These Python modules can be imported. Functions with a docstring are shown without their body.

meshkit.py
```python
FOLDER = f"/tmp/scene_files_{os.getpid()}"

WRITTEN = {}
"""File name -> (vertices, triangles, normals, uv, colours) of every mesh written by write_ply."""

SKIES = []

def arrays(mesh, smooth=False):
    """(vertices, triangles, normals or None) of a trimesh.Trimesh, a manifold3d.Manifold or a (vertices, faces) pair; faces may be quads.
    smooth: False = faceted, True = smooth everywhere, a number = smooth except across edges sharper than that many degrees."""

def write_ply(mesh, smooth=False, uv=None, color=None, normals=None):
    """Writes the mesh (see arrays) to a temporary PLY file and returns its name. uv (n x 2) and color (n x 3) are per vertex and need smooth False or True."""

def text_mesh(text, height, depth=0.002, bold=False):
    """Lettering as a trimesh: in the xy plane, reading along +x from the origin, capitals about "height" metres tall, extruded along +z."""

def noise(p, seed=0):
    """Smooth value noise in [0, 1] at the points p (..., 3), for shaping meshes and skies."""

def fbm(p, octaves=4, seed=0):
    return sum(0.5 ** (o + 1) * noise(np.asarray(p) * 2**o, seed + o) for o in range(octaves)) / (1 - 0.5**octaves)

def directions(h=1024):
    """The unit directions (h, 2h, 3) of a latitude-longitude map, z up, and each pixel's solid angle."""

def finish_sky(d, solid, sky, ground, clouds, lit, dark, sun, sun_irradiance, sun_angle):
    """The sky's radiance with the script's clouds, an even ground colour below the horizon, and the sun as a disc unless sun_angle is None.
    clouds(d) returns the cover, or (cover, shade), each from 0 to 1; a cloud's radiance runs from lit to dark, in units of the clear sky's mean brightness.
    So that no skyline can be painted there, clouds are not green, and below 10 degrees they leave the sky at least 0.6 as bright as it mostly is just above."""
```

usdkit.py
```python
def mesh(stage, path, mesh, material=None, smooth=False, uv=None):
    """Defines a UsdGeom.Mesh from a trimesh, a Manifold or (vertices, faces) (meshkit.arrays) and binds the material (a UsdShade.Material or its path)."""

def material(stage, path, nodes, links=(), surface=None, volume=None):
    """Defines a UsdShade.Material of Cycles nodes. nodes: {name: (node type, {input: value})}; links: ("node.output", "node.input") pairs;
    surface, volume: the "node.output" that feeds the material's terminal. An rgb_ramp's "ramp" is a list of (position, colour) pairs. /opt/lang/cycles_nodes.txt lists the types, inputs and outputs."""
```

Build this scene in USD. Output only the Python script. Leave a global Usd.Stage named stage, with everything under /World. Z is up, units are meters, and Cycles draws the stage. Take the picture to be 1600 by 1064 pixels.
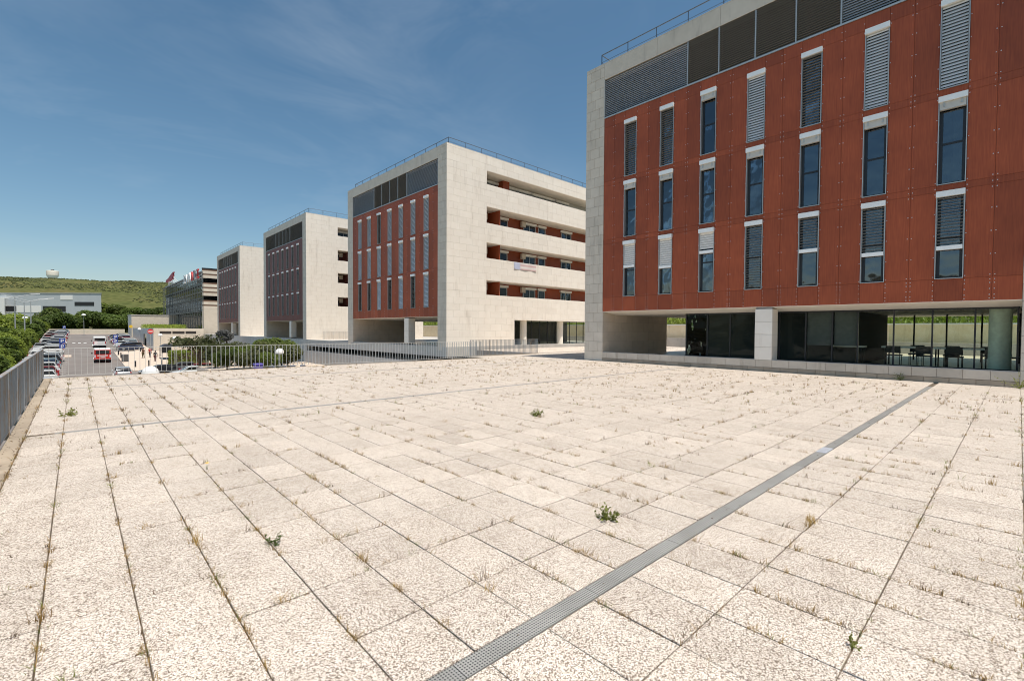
import math, random
from collections import Counter
import numpy as np, trimesh, manifold3d
import usdkit, meshkit
from pxr import Gf, Sdf, Usd, UsdGeom, UsdLux, UsdShade, Vt

stage = Usd.Stage.CreateInMemory()
UsdGeom.SetStageUpAxis(stage, "Z"); UsdGeom.SetStageMetersPerUnit(stage, 1.0)
W = UsdGeom.Xform.Define(stage, "/World"); stage.SetDefaultPrim(W.GetPrim())
UsdGeom.Scope.Define(stage, "/World/Looks")

# ------------------------------------------------------------------ camera, sky, sun, exposure
EYE = 1.6
FPX, YAW, PITCH, ROLL = 734.99, 0.82299, -0.023464, 0.0058046      # focal length in pixels of a 1600 px wide picture
cam = UsdGeom.Camera.Define(stage, "/World/camera")
fw = np.array([math.cos(YAW)*math.cos(PITCH), math.sin(YAW)*math.cos(PITCH), math.sin(PITCH)])
rt = np.array([math.sin(YAW), -math.cos(YAW), 0.0]); up = np.cross(rt, fw)
r2 = rt*math.cos(ROLL) + up*math.sin(ROLL); u2 = -rt*math.sin(ROLL) + up*math.cos(ROLL)
cam.AddTransformOp().Set(Gf.Matrix4d(*r2, 0, *u2, 0, *(-fw), 0, 0, 0, EYE, 1))
cam.CreateFocalLengthAttr(16.5); cam.CreateHorizontalApertureAttr(16.5*1600/FPX); cam.CreateVerticalApertureAttr(16.5*1064/FPX)
cam.CreateClippingRangeAttr(Gf.Vec2f(0.05, 20000)); cam.CreateFStopAttr(0.0)
cam.CreateExposureAttr(0.49)

SUN_EL, SUN_AZ = math.radians(72.0), math.radians(1.2)            # azimuth: from -Y a little towards +X
SD = np.array([math.sin(SUN_AZ)*math.cos(SUN_EL), -math.cos(SUN_AZ)*math.cos(SUN_EL), math.sin(SUN_EL)])
sky_mat = usdkit.material(stage, "/World/Looks/sky_look", {
    "sky": ("sky_texture", {"sky_type": "single_scattering", "sun_disc": False, "sun_elevation": SUN_EL, "sun_rotation": math.atan2(SD[0], SD[1]),
                            "altitude": 100.0, "air_density": 1.0, "aerosol_density": 0.75, "ozone_density": 1.0}),
    "tc": ("texture_coordinate", {}),
    "map": ("mapping", {"mapping_type": "point", "scale": (1.2, 2.6, 4.0), "rotation": (0.3, 0.5, 0.9)}),
    "n1": ("noise_texture", {"scale": 2.2, "detail": 9.0, "roughness": 0.62, "distortion": 0.5}),
    "map2": ("mapping", {"mapping_type": "point", "scale": (1.0, 1.0, 1.6)}),
    "n2": ("noise_texture", {"scale": 1.5, "detail": 3.0, "roughness": 0.5}),
    "r1": ("rgb_ramp", {"ramp": [(0.0, (0, 0, 0)), (0.44, (0, 0, 0)), (0.78, (1, 1, 1)), (1.0, (1, 1, 1))]}),
    "r2": ("rgb_ramp", {"ramp": [(0.0, (0, 0, 0)), (0.42, (0, 0, 0)), (0.66, (1, 1, 1)), (1.0, (1, 1, 1))]}),
    "mul": ("math", {"math_type": "multiply"}), "mul2": ("math", {"math_type": "multiply", "value2": 0.17}),
    "hs": ("hsv", {"hue": 0.487, "saturation": 1.14, "value": 1.0}),
    "mix": ("mix_color", {"blend_type": "mix", "b": (6.4, 7.0, 7.6), "use_clamp": False}),
    "bg": ("background_shader", {"strength": 0.078}),
}, [("tc.generated", "map.vector"), ("map.vector", "n1.vector"), ("tc.generated", "map2.vector"), ("map2.vector", "n2.vector"),
    ("n1.fac", "r1.fac"), ("n2.fac", "r2.fac"), ("r1.color", "mul.value1"), ("r2.color", "mul.value2"), ("mul.value", "mul2.value1"),
    ("mul2.value", "mix.fac"), ("sky.color", "hs.color"), ("hs.color", "mix.a"), ("mix.result", "bg.color")], surface="bg.background")
dome = UsdLux.DomeLight.Define(stage, "/World/sky"); dome.CreateIntensityAttr(1.0)
UsdShade.MaterialBindingAPI.Apply(dome.GetPrim()).Bind(sky_mat)
dome.GetPrim().SetCustomDataByKey("kind", "structure")
dome.GetPrim().SetCustomDataByKey("label", "clear deep blue sky with faint wisps of high cloud")
sun = UsdLux.DistantLight.Define(stage, "/World/sun")
sun.CreateNormalizeAttr(True); sun.CreateIntensityAttr(1.05); sun.CreateAngleAttr(0.53); sun.CreateColorAttr(Gf.Vec3f(1.0, 0.95, 0.87))
q = Gf.Rotation(Gf.Vec3d(0, 0, 1), Gf.Vec3d(*SD)).GetQuat()
sun.AddOrientOp().Set(Gf.Quatf(q))

rng = np.random.default_rng(7); random.seed(7)

# ------------------------------------------------------------------ helpers
used = {}
def uniq(parent, name):
    c = used.setdefault(str(parent), Counter()); n = c[name]; c[name] += 1
    return f"{parent}/{name}" if n == 0 else f"{parent}/{name}_{n:03d}"
def meta(p, label=None, category=None, group=None, kind=None):
    for k, v in (("label", label), ("category", category), ("group", group), ("kind", kind)):
        if v: p.SetCustomDataByKey(k, v)
    return p
class MB:
    """collects geometry for one mesh"""
    BOXF = np.array([[0,3,2,1],[4,5,6,7],[0,1,5,4],[1,2,6,5],[2,3,7,6],[3,0,4,7]])
    def __init__(s): s.v, s.f, s.n = [], [], 0
    def add(s, v, f):
        v = np.asarray(v, float); f = np.asarray(f, int)
        if f.shape[1] == 4: f = np.vstack([f[:, [0,1,2]], f[:, [0,2,3]]])
        s.v.append(v); s.f.append(f + s.n); s.n += len(v); return s
    def box(s, x0, x1, y0, y1, z0, z1):
        return s.add([[x0,y0,z0],[x1,y0,z0],[x1,y1,z0],[x0,y1,z0],[x0,y0,z1],[x1,y0,z1],[x1,y1,z1],[x0,y1,z1]], s.BOXF)
    def hexa(s, pts): return s.add(pts, s.BOXF)                      # 4 bottom points (ccw), 4 top points
    def obox(s, c, ax, ay, az):                                      # centre, half-axis vectors
        c, ax, ay, az = map(np.asarray, (c, ax, ay, az))
        return s.add([c-ax-ay-az, c+ax-ay-az, c+ax+ay-az, c-ax+ay-az, c-ax-ay+az, c+ax-ay+az, c+ax+ay+az, c-ax+ay+az], s.BOXF)
    def cham(s, x0, x1, y0, y1, z0, z1, c):                          # box whose top edges are chamfered
        return s.add([[x0,y0,z0],[x1,y0,z0],[x1,y1,z0],[x0,y1,z0],[x0,y0,z1-c],[x1,y0,z1-c],[x1,y1,z1-c],[x0,y1,z1-c],
                      [x0+c,y0+c,z1],[x1-c,y0+c,z1],[x1-c,y1-c,z1],[x0+c,y1-c,z1]],
                     [[0,1,5,4],[1,2,6,5],[2,3,7,6],[3,0,4,7],[4,5,9,8],[5,6,10,9],[6,7,11,10],[7,4,8,11],[8,9,10,11]])
    def quad(s, a, b, c, d): return s.add([a, b, c, d], [[0,1,2,3]])
    def tube(s, p, q, r0, r1=None, n=8, cap=True):
        r1 = r0 if r1 is None else r1
        p, q = np.asarray(p, float), np.asarray(q, float); d = q - p; d /= np.linalg.norm(d)
        a = np.cross(d, [0,0,1] if abs(d[2]) < .9 else [1,0,0]); a /= np.linalg.norm(a); b = np.cross(d, a)
        t = np.arange(n)*2*math.pi/n; ring = np.outer(np.cos(t), a) + np.outer(np.sin(t), b)
        v = np.vstack([p + ring*r0, q + ring*r1, [p], [q]]); i = np.arange(n); j = (i+1) % n
        f = [np.stack([i, j, j+n, i+n], 1)[:, [0,1,2]], np.stack([i, j, j+n, i+n], 1)[:, [0,2,3]]]
        if cap: f += [np.stack([j, i, np.full(n, 2*n)], 1), np.stack([i+n, j+n, np.full(n, 2*n+1)], 1)]
        return s.add(v, np.vstack(f))
    def lathe(s, prof, n=20, c=(0,0,0)):
        t = np.arange(n)*2*math.pi/n; v = []
        for r, z in prof: v.append(np.stack([c[0]+r*np.cos(t), c[1]+r*np.sin(t), np.full(n, c[2]+z)], 1))
        f = []; i = np.arange(n); j = (i+1) % n
        for k in range(len(prof)-1): f.append(np.stack([i+k*n, j+k*n, j+(k+1)*n, i+(k+1)*n], 1))
        return s.add(np.vstack(v), np.vstack(f))
    def tm(s, m): return s.add(m.vertices, m.faces)
    def arr(s): return np.vstack(s.v), np.vstack(s.f)
def xform(name, label=None, category=None, group=None, kind=None, loc=(0,0,0), rz=0.0, sc=(1,1,1), parent="/World"):
    x = UsdGeom.Xform.Define(stage, uniq(parent, name))
    x.AddTranslateOp().Set(Gf.Vec3d(*map(float, loc))); x.AddRotateZOp().Set(float(math.degrees(rz))); x.AddScaleOp().Set(Gf.Vec3f(*map(float, sc)))
    meta(x.GetPrim(), label, category, group, kind); return str(x.GetPath())
def part(parent, name, mb, mat, smooth=False, label=None, category=None, group=None, kind=None):
    path = uniq(parent, name)
    if isinstance(mb, MB): v, f = mb.arr(); n = None
    else: v, f = np.asarray(mb.vertices), np.asarray(mb.faces); n = None
    if smooth: v, f, n = meshkit.arrays((v, f), smooth)
    m = UsdGeom.Mesh.Define(stage, path)
    m.CreatePointsAttr(Vt.Vec3fArray.FromNumpy(np.ascontiguousarray(v, np.float32)))
    m.CreateFaceVertexCountsAttr(Vt.IntArray.FromNumpy(np.full(len(f), 3, np.int32)))
    m.CreateFaceVertexIndicesAttr(Vt.IntArray.FromNumpy(np.ascontiguousarray(f, np.int32).ravel()))
    m.CreateSubdivisionSchemeAttr("none")
    if n is not None:
        m.CreateNormalsAttr(Vt.Vec3fArray.FromNumpy(n.astype(np.float32))); m.SetNormalsInterpolation("vertex")
    UsdShade.MaterialBindingAPI.Apply(m.GetPrim()).Bind(mat)
    meta(m.GetPrim(), label, category, group, kind); return path
def thing(name, mb, mat, label, category=None, group=None, kind=None, smooth=False):
    return part("/World", name, mb, mat, smooth, label, category, group, kind)
def dup(src, loc, rz=0.0, sc=(1,1,1), label=None, group=None, category=None):
    base = src.rpartition("/")[2]
    base = base[:-4] if base[-4:-3] == "_" and base[-3:].isdigit() else base
    x = UsdGeom.Xform.Define(stage, uniq("/World", base)); p = x.GetPrim()
    p.GetReferences().AddInternalReference(src)
    x.ClearXformOpOrder()
    x.AddTranslateOp().Set(Gf.Vec3d(*map(float, loc))); x.AddRotateZOp().Set(float(math.degrees(rz))); x.AddScaleOp().Set(Gf.Vec3f(*map(float, sc)))
    p.SetInstanceable(True); meta(p, label, category, group); return str(x.GetPath())
def place(path, loc, rz=0.0, sc=(1,1,1)):
    p = stage.GetPrimAtPath(path)
    p.GetAttribute("xformOp:translate").Set(Gf.Vec3d(*map(float, loc))); p.GetAttribute("xformOp:rotateZ").Set(float(math.degrees(rz)))
    p.GetAttribute("xformOp:scale").Set(Gf.Vec3f(*map(float, sc)))
def relabel(items, fmt):
    """left-to-right ordinals, as the camera sees them"""
    for k, (path, p) in enumerate(sorted(items, key=lambda i: pixel(i[1])[0])): stage.GetPrimAtPath(path).SetCustomDataByKey("label", fmt.format(ordinal(k+1)))
ORD = ["first","second","third","fourth","fifth","sixth","seventh","eighth","ninth","tenth","eleventh","twelfth","thirteenth","fourteenth","fifteenth","sixteenth","seventeenth","eighteenth","nineteenth","twentieth"]
TENS = {2: "twenty", 3: "thirty", 4: "forty", 5: "fifty", 6: "sixty", 7: "seventy", 8: "eighty", 9: "ninety"}
def ordinal(n):
    if n <= 20: return ORD[n-1]
    t, u = divmod(n, 10)
    return {2: "twentieth", 3: "thirtieth", 4: "fortieth", 5: "fiftieth", 6: "sixtieth", 7: "seventieth", 8: "eightieth", 9: "ninetieth"}[t] if u == 0 else f"{TENS[t]}-{ORD[u-1]}"

# ------------------------------------------------------------------ materials
def M(name, nodes, links=(), surface="p.BSDF"): return usdkit.material(stage, f"/World/Looks/{name}", nodes, links, surface=surface)
def plain(name, col, rough=0.5, metallic=0.0, noise=0.12, nscale=6.0, spec=0.5, bump=0.0):
    """one colour with a slight mottling and a small difference from piece to piece"""
    lo = tuple(c*(1-noise) for c in col); hi = tuple(min(1, c*(1+noise)) for c in col)
    nodes = {"tc": ("texture_coordinate", {}), "n": ("noise_texture", {"scale": nscale, "detail": 5.0, "roughness": 0.6}),
             "r": ("rgb_ramp", {"ramp": [(0.3, lo), (0.7, hi)]}),
             "p": ("principled_bsdf", {"roughness": rough, "metallic": metallic, "specular_ior_level": spec})}
    links = [("tc.object", "n.vector"), ("n.fac", "r.fac"), ("r.color", "p.base_color")]
    if bump:
        nodes["b"] = ("bump", {"strength": bump, "distance": 0.01}); links += [("n.fac", "b.height"), ("b.normal", "p.normal")]
    return M(name, nodes, links)
def stone(name, lo, hi, vary=0.10, rough=0.75, stain=(0.30, 0.26, 0.21), stain_amt=0.5, speck=0.0, boost=1.0):
    """stone slabs: every slab its own tone, cloudy veins, vertical water stains"""
    nodes = {"g": ("geometry", {}), "oi": ("object_info", {}), "n": ("noise_texture", {"scale": 1.6, "detail": 8.0, "roughness": 0.65}),
             "r": ("rgb_ramp", {"ramp": [(0.25, lo), (0.75, hi)]}),
             "mp": ("mapping", {"mapping_type": "point", "scale": (1.9, 1.9, 0.28)}), "n2": ("noise_texture", {"scale": 0.9, "detail": 7.0, "roughness": 0.72}),
             "r2": ("rgb_ramp", {"ramp": [(0.0, (0,0,0)), (0.56, (0,0,0)), (0.74, (1,1,1)), (1.0, (1,1,1))]}), "m2": ("math", {"math_type": "multiply", "value2": stain_amt}),
             "mx": ("mix_color", {"blend_type": "mix", "b": stain}),
             "vr": ("map_range", {"from_min": 0.0, "from_max": 1.0, "to_min": 1.0-vary, "to_max": 1.0+vary}), "add": ("math", {"math_type": "add"}), "fr": ("math", {"math_type": "fraction"}),
             "hs": ("hsv", {"hue": 0.5, "saturation": 1.0}),
             "n3": ("noise_texture", {"scale": 40.0, "detail": 3.0, "roughness": 0.6}), "b": ("bump", {"strength": 0.15, "distance": 0.01}),
             "p": ("principled_bsdf", {"roughness": rough, "specular_ior_level": 0.3})}
    links = [("g.position", "n.vector"), ("n.fac", "r.fac"), ("g.position", "mp.vector"), ("mp.vector", "n2.vector"), ("n2.fac", "r2.fac"), ("r2.color", "m2.value1"),
             ("r.color", "mx.a"), ("m2.value", "mx.fac"), ("oi.random", "add.value1"), ("g.random_per_island", "add.value2"), ("add.value", "fr.value1"),
             ("fr.value", "vr.value"), ("vr.result", "hs.value"), ("mx.result", "hs.color"), ("hs.color", "p.base_color"),
             ("g.position", "n3.vector"), ("n3.fac", "b.height"), ("b.normal", "p.normal")]
    return M(name, nodes, links)

# washed-aggregate paving: pale pebbles, dark gaps between them, every slab a little different
paver = M("paver_look", {
    "g": ("geometry", {}), "oi": ("object_info", {}),
    "v": ("voronoi_texture", {"scale": 145.0, "feature": "f1", "randomness": 1.0}), "vr": ("rgb_ramp", {"ramp": [(0.0, (1,1,1)), (0.56, (1,1,1)), (0.74, (0,0,0)), (1.0, (0,0,0))]}),
    "sep": ("separate_color", {"color_type": "rgb"}),
    "peb": ("rgb_ramp", {"ramp": [(0.0, (0.13,0.10,0.075)), (0.10, (0.24,0.19,0.15)), (0.16, (0.53,0.455,0.38)), (0.6, (0.655,0.575,0.495)), (1.0, (0.775,0.705,0.625))]}),
    "gap": ("mix_color", {"a": (0.215, 0.165, 0.125)}),
    "nb": ("noise_texture", {"scale": 0.55, "detail": 6.0, "roughness": 0.62}), "nbr": ("rgb_ramp", {"ramp": [(0.25, (0.86,0.845,0.83)), (0.5, (0.97,0.965,0.96)), (0.8, (1.05,1.045,1.04))]}),
    "ns": ("noise_texture", {"scale": 3.2, "detail": 7.0, "roughness": 0.7}), "nsr": ("rgb_ramp", {"ramp": [(0.3, (0.86,0.84,0.82)), (0.5, (1,1,1)), (1.0, (1.03,1.03,1.03))]}),
    "mb": ("mix_color", {"blend_type": "multiply", "fac": 1.0, "use_clamp": False}), "ms": ("mix_color", {"blend_type": "multiply", "fac": 1.0, "use_clamp": False}),
    "add": ("math", {"math_type": "add"}), "fr": ("math", {"math_type": "fraction"}), "mr": ("map_range", {"from_min": 0.0, "from_max": 1.0, "to_min": 0.91, "to_max": 1.05}),
    "hs": ("hsv", {"hue": 0.5, "saturation": 0.98}),
    "b": ("bump", {"strength": 0.55, "distance": 0.004}), "p": ("principled_bsdf", {"roughness": 0.85, "specular_ior_level": 0.25}),
}, [("g.position", "v.vector"), ("v.distance", "vr.fac"), ("v.color", "sep.color"), ("sep.r", "peb.fac"), ("peb.color", "gap.b"), ("vr.color", "gap.fac"),
    ("g.position", "nb.vector"), ("nb.fac", "nbr.fac"), ("g.position", "ns.vector"), ("ns.fac", "nsr.fac"),
    ("gap.result", "mb.a"), ("nbr.color", "mb.b"), ("mb.result", "ms.a"), ("nsr.color", "ms.b"),
    ("oi.random", "add.value1"), ("g.random_per_island", "add.value2"), ("add.value", "fr.value1"), ("fr.value", "mr.value"), ("mr.result", "hs.value"),
    ("ms.result", "hs.color"), ("hs.color", "p.base_color"), ("vr.color", "b.height"), ("b.normal", "p.normal")])
joint_dirt = M("joint_look", {"g": ("geometry", {}), "n": ("noise_texture", {"scale": 5.0, "detail": 8.0, "roughness": 0.75}),
    "r": ("rgb_ramp", {"ramp": [(0.3, (0.035,0.025,0.015)), (0.5, (0.09,0.065,0.04)), (0.64, (0.26,0.21,0.16)), (0.8, (0.38,0.32,0.25))]}),
    "p": ("principled_bsdf", {"roughness": 0.95})}, [("g.position", "n.vector"), ("n.fac", "r.fac"), ("r.color", "p.base_color")])
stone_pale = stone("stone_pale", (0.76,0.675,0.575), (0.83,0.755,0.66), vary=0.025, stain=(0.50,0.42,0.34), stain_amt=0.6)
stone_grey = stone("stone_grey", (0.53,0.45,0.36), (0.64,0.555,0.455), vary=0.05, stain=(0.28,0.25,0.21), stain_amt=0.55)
stone_plinth = stone("stone_plinth", (0.44,0.37,0.295), (0.57,0.49,0.40), vary=0.08, stain=(0.22,0.17,0.12), stain_amt=0.75)
stone_low = stone("stone_low", (0.27,0.215,0.155), (0.38,0.31,0.235), vary=0.12, stain=(0.13,0.10,0.07), stain_amt=0.8)
backing = plain("backing_look", (0.27,0.235,0.20), 0.9)
concrete = stone("concrete_look", (0.40,0.37,0.33), (0.52,0.49,0.45), vary=0.05, stain=(0.22,0.2,0.17), stain_amt=0.5)
cream = stone("cream_render", (0.56,0.49,0.40), (0.66,0.59,0.49), vary=0.04, stain=(0.38,0.32,0.25), stain_amt=0.4)
soffit_mat = plain("soffit_look", (0.82,0.76,0.66), 0.8, noise=0.05, nscale=1.2)
def red_wood(name, lo, hi):
    return M(name, {"g": ("geometry", {}), "oi": ("object_info", {}),
        "mp": ("mapping", {"mapping_type": "point", "scale": (26.0, 26.0, 1.4)}), "n": ("noise_texture", {"scale": 1.0, "detail": 7.0, "roughness": 0.68}),
        "r": ("rgb_ramp", {"ramp": [(0.28, lo), (0.72, hi)]}),
        "nb": ("noise_texture", {"scale": 0.7, "detail": 4.0, "roughness": 0.6}), "nr": ("rgb_ramp", {"ramp": [(0.3, (0.84,0.82,0.82)), (0.7, (1.1,1.1,1.1))]}),
        "mu": ("mix_color", {"blend_type": "multiply", "fac": 1.0, "use_clamp": False}),
        "add": ("math", {"math_type": "add"}), "fr": ("math", {"math_type": "fraction"}), "vr": ("map_range", {"from_min": 0.0, "from_max": 1.0, "to_min": 0.85, "to_max": 1.16}),
        "hs": ("hsv", {"hue": 0.5, "saturation": 1.0}), "rr": ("map_range", {"from_min": 0.3, "from_max": 0.7, "to_min": 0.42, "to_max": 0.62}),
        "p": ("principled_bsdf", {"roughness": 0.5, "specular_ior_level": 0.35})},
        [("g.position", "mp.vector"), ("mp.vector", "n.vector"), ("n.fac", "r.fac"), ("g.position", "nb.vector"), ("nb.fac", "nr.fac"), ("r.color", "mu.a"), ("nr.color", "mu.b"),
         ("oi.random", "add.value1"), ("g.random_per_island", "add.value2"), ("add.value", "fr.value1"), ("fr.value", "vr.value"), ("vr.result", "hs.value"),
         ("mu.result", "hs.color"), ("hs.color", "p.base_color"), ("n.fac", "rr.value"), ("rr.result", "p.roughness")])
red = red_wood("red_timber", (0.235,0.044,0.0155), (0.36,0.082,0.029))
purple = red_wood("plum_timber", (0.115,0.034,0.026), (0.185,0.060,0.046))
alu = plain("alu_look", (0.62,0.63,0.64), 0.35, 0.6, noise=0.06)
slat_mat = M("slat_look", {"p": ("principled_bsdf", {"base_color": (0.93,0.95,0.98), "roughness": 0.3, "metallic": 0.25})})
louvre_mat = M("louvre_look", {"p": ("principled_bsdf", {"base_color": (0.58,0.64,0.72), "roughness": 0.3, "metallic": 0.5})})
slat_dark = M("slat_dark_look", {"p": ("principled_bsdf", {"base_color": (0.33,0.315,0.29), "roughness": 0.4, "metallic": 0.4})})
slat_white = plain("slat_white_look", (0.86,0.84,0.80), 0.45, noise=0.04)
white = plain("white_paint", (0.80,0.79,0.76), 0.45, noise=0.05)
trim = plain("trim_look", (0.50,0.49,0.47), 0.4, 0.5, noise=0.06)
black_frame = plain("black_frame", (0.018,0.018,0.02), 0.35, noise=0.1)
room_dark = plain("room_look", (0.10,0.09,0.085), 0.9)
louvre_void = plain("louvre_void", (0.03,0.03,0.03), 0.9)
floor_mat = plain("hall_floor", (0.58,0.55,0.50), 0.35)
bundle_mat = plain("blind_bundle_look", (0.52,0.49,0.44), 0.6, noise=0.08)
curtain = plain("curtain_look", (0.55,0.52,0.46), 0.9, noise=0.1, nscale=15)
def glass(name, tint, refl, rough=0.0, gcol=(0.9,0.95,1.0), wave=0.035):
    return M(name, {"t": ("transparent_bsdf", {"color": tint}), "g": ("glossy_bsdf", {"color": gcol, "roughness": rough}),
                    "geo": ("geometry", {}), "oi": ("object_info", {}), "ad": ("vector_math", {"math_type": "add"}), "sc": ("vector_math", {"math_type": "multiply", "vector2": (37.0, 37.0, 37.0)}),
                    "n": ("noise_texture", {"scale": 1.1, "detail": 2.0}), "b": ("bump", {"strength": wave, "distance": 1.0}),
                    "lw": ("layer_weight", {"blend": refl}), "m": ("mix_closure", {})},
             [("oi.random", "sc.vector1"), ("geo.position", "ad.vector1"), ("sc.vector", "ad.vector2"), ("ad.vector", "n.vector"), ("n.fac", "b.height"), ("b.normal", "g.normal"), ("lw.fresnel", "m.fac"), ("t.BSDF", "m.closure1"), ("g.BSDF", "m.closure2")], surface="m.closure")
glass_window = glass("glass_window", (0.50,0.53,0.55), 0.56)
glass_balcony = glass("glass_balcony", (0.42,0.44,0.45), 0.25)
glass_hall = glass("glass_hall", (0.90,0.94,0.90), 0.16)
glass_car = glass("glass_car", (0.10,0.11,0.12), 0.4)
glass_tower = glass("glass_tower", (0.10,0.12,0.13), 0.3)
galv = M("galvanised", {"g": ("geometry", {}), "n": ("noise_texture", {"scale": 9.0, "detail": 5.0, "roughness": 0.65}),
    "r": ("rgb_ramp", {"ramp": [(0.3, (0.20,0.198,0.188)), (0.7, (0.28,0.275,0.262))]}), "p": ("principled_bsdf", {"metallic": 0.0, "roughness": 0.8, "specular_ior_level": 0.1})},
    [("g.position", "n.vector"), ("n.fac", "r.fac"), ("r.color", "p.base_color")])
rust_rail = M("railing_paint", {"g": ("geometry", {}), "mp": ("mapping", {"mapping_type": "point", "scale": (1.0, 1.7, 0.25)}),
    "n": ("noise_texture", {"scale": 1.6, "detail": 8.0, "roughness": 0.75}), "oi": ("object_info", {}),
    "r": ("rgb_ramp", {"ramp": [(0.0, (0.26,0.28,0.30)), (0.50, (0.30,0.31,0.32)), (0.58, (0.31,0.22,0.15)), (0.66, (0.36,0.36,0.36)), (1.0, (0.40,0.40,0.40))]}),
    "p": ("principled_bsdf", {"metallic": 0.2, "roughness": 0.55})}, [("g.position", "mp.vector"), ("mp.vector", "n.vector"), ("n.fac", "r.fac"), ("r.color", "p.base_color")])
rail_pale = plain("railing_pale", (0.55,0.54,0.51), 0.5, 0.1, noise=0.15, nscale=3)
roof_rail = plain("roof_railing_paint", (0.10,0.13,0.17), 0.5, 0.3)
# drain cover: galvanised sheet punched with small round holes
grate = M("grate_look", {"tc": ("geometry", {}), "mp": ("mapping", {"mapping_type": "point", "scale": (62.0, 62.0, 0.0)}),
    "fr": ("vector_math", {"math_type": "fraction"}), "su": ("vector_math", {"math_type": "subtract", "vector2": (0.5,0.5,0.0)}), "le": ("vector_math", {"math_type": "length"}),
    "rp": ("rgb_ramp", {"ramp": [(0.0, (0.02,0.02,0.02)), (0.24, (0.02,0.02,0.02)), (0.32, (1,1,1)), (1.0, (1,1,1))]}),
    "n": ("noise_texture", {"scale": 3.0, "detail": 5.0}), "r": ("rgb_ramp", {"ramp": [(0.3, (0.25,0.243,0.225)), (0.7, (0.33,0.322,0.30))]}),
    "oi": ("object_info", {}), "vr": ("map_range", {"from_min": 0.0, "from_max": 1.0, "to_min": 0.9, "to_max": 1.12}), "hs": ("hsv", {"hue": 0.5, "saturation": 1.0}),
    "mu": ("mix_color", {"blend_type": "multiply", "fac": 1.0}), "p": ("principled_bsdf", {"metallic": 0.1, "roughness": 0.6})},
    [("tc.position", "mp.vector"), ("mp.vector", "fr.vector1"), ("fr.vector", "su.vector1"), ("su.vector", "le.vector1"), ("le.value", "rp.fac"), ("tc.position", "n.vector"), ("n.fac", "r.fac"),
     ("r.color", "mu.a"), ("rp.color", "mu.b"), ("oi.random", "vr.value"), ("vr.result", "hs.value"), ("mu.result", "hs.color"), ("hs.color", "p.base_color")])
grate_new = plain("grate_new_look", (0.62,0.66,0.72), 0.35, 0.5)
asphalt = M("asphalt_look", {"g": ("geometry", {}), "n": ("noise_texture", {"scale": 0.35, "detail": 7.0, "roughness": 0.65}), "n2": ("noise_texture", {"scale": 30.0, "detail": 3.0}),
    "r": ("rgb_ramp", {"ramp": [(0.3, (0.135,0.117,0.105)), (0.7, (0.20,0.176,0.16))]}), "b": ("bump", {"strength": 0.3, "distance": 0.01}),
    "p": ("principled_bsdf", {"roughness": 0.9})}, [("g.position", "n.vector"), ("n.fac", "r.fac"), ("r.color", "p.base_color"), ("g.position", "n2.vector"), ("n2.fac", "b.height"), ("b.normal", "p.normal")])
pave_pink = stone("pavement_look", (0.46,0.37,0.29), (0.58,0.48,0.39), vary=0.06, stain=(0.3,0.24,0.19), stain_amt=0.4)
earth = M("earth_look", {"g": ("geometry", {}), "n": ("noise_texture", {"scale": 0.12, "detail": 9.0, "roughness": 0.7}),
    "r": ("rgb_ramp", {"ramp": [(0.25, (0.055,0.06,0.022)), (0.45, (0.10,0.10,0.04)), (0.6, (0.19,0.155,0.075)), (0.8, (0.28,0.23,0.14))]}), "p": ("principled_bsdf", {"roughness": 0.95})},
    [("g.position", "n.vector"), ("n.fac", "r.fac"), ("r.color", "p.base_color")])
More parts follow.
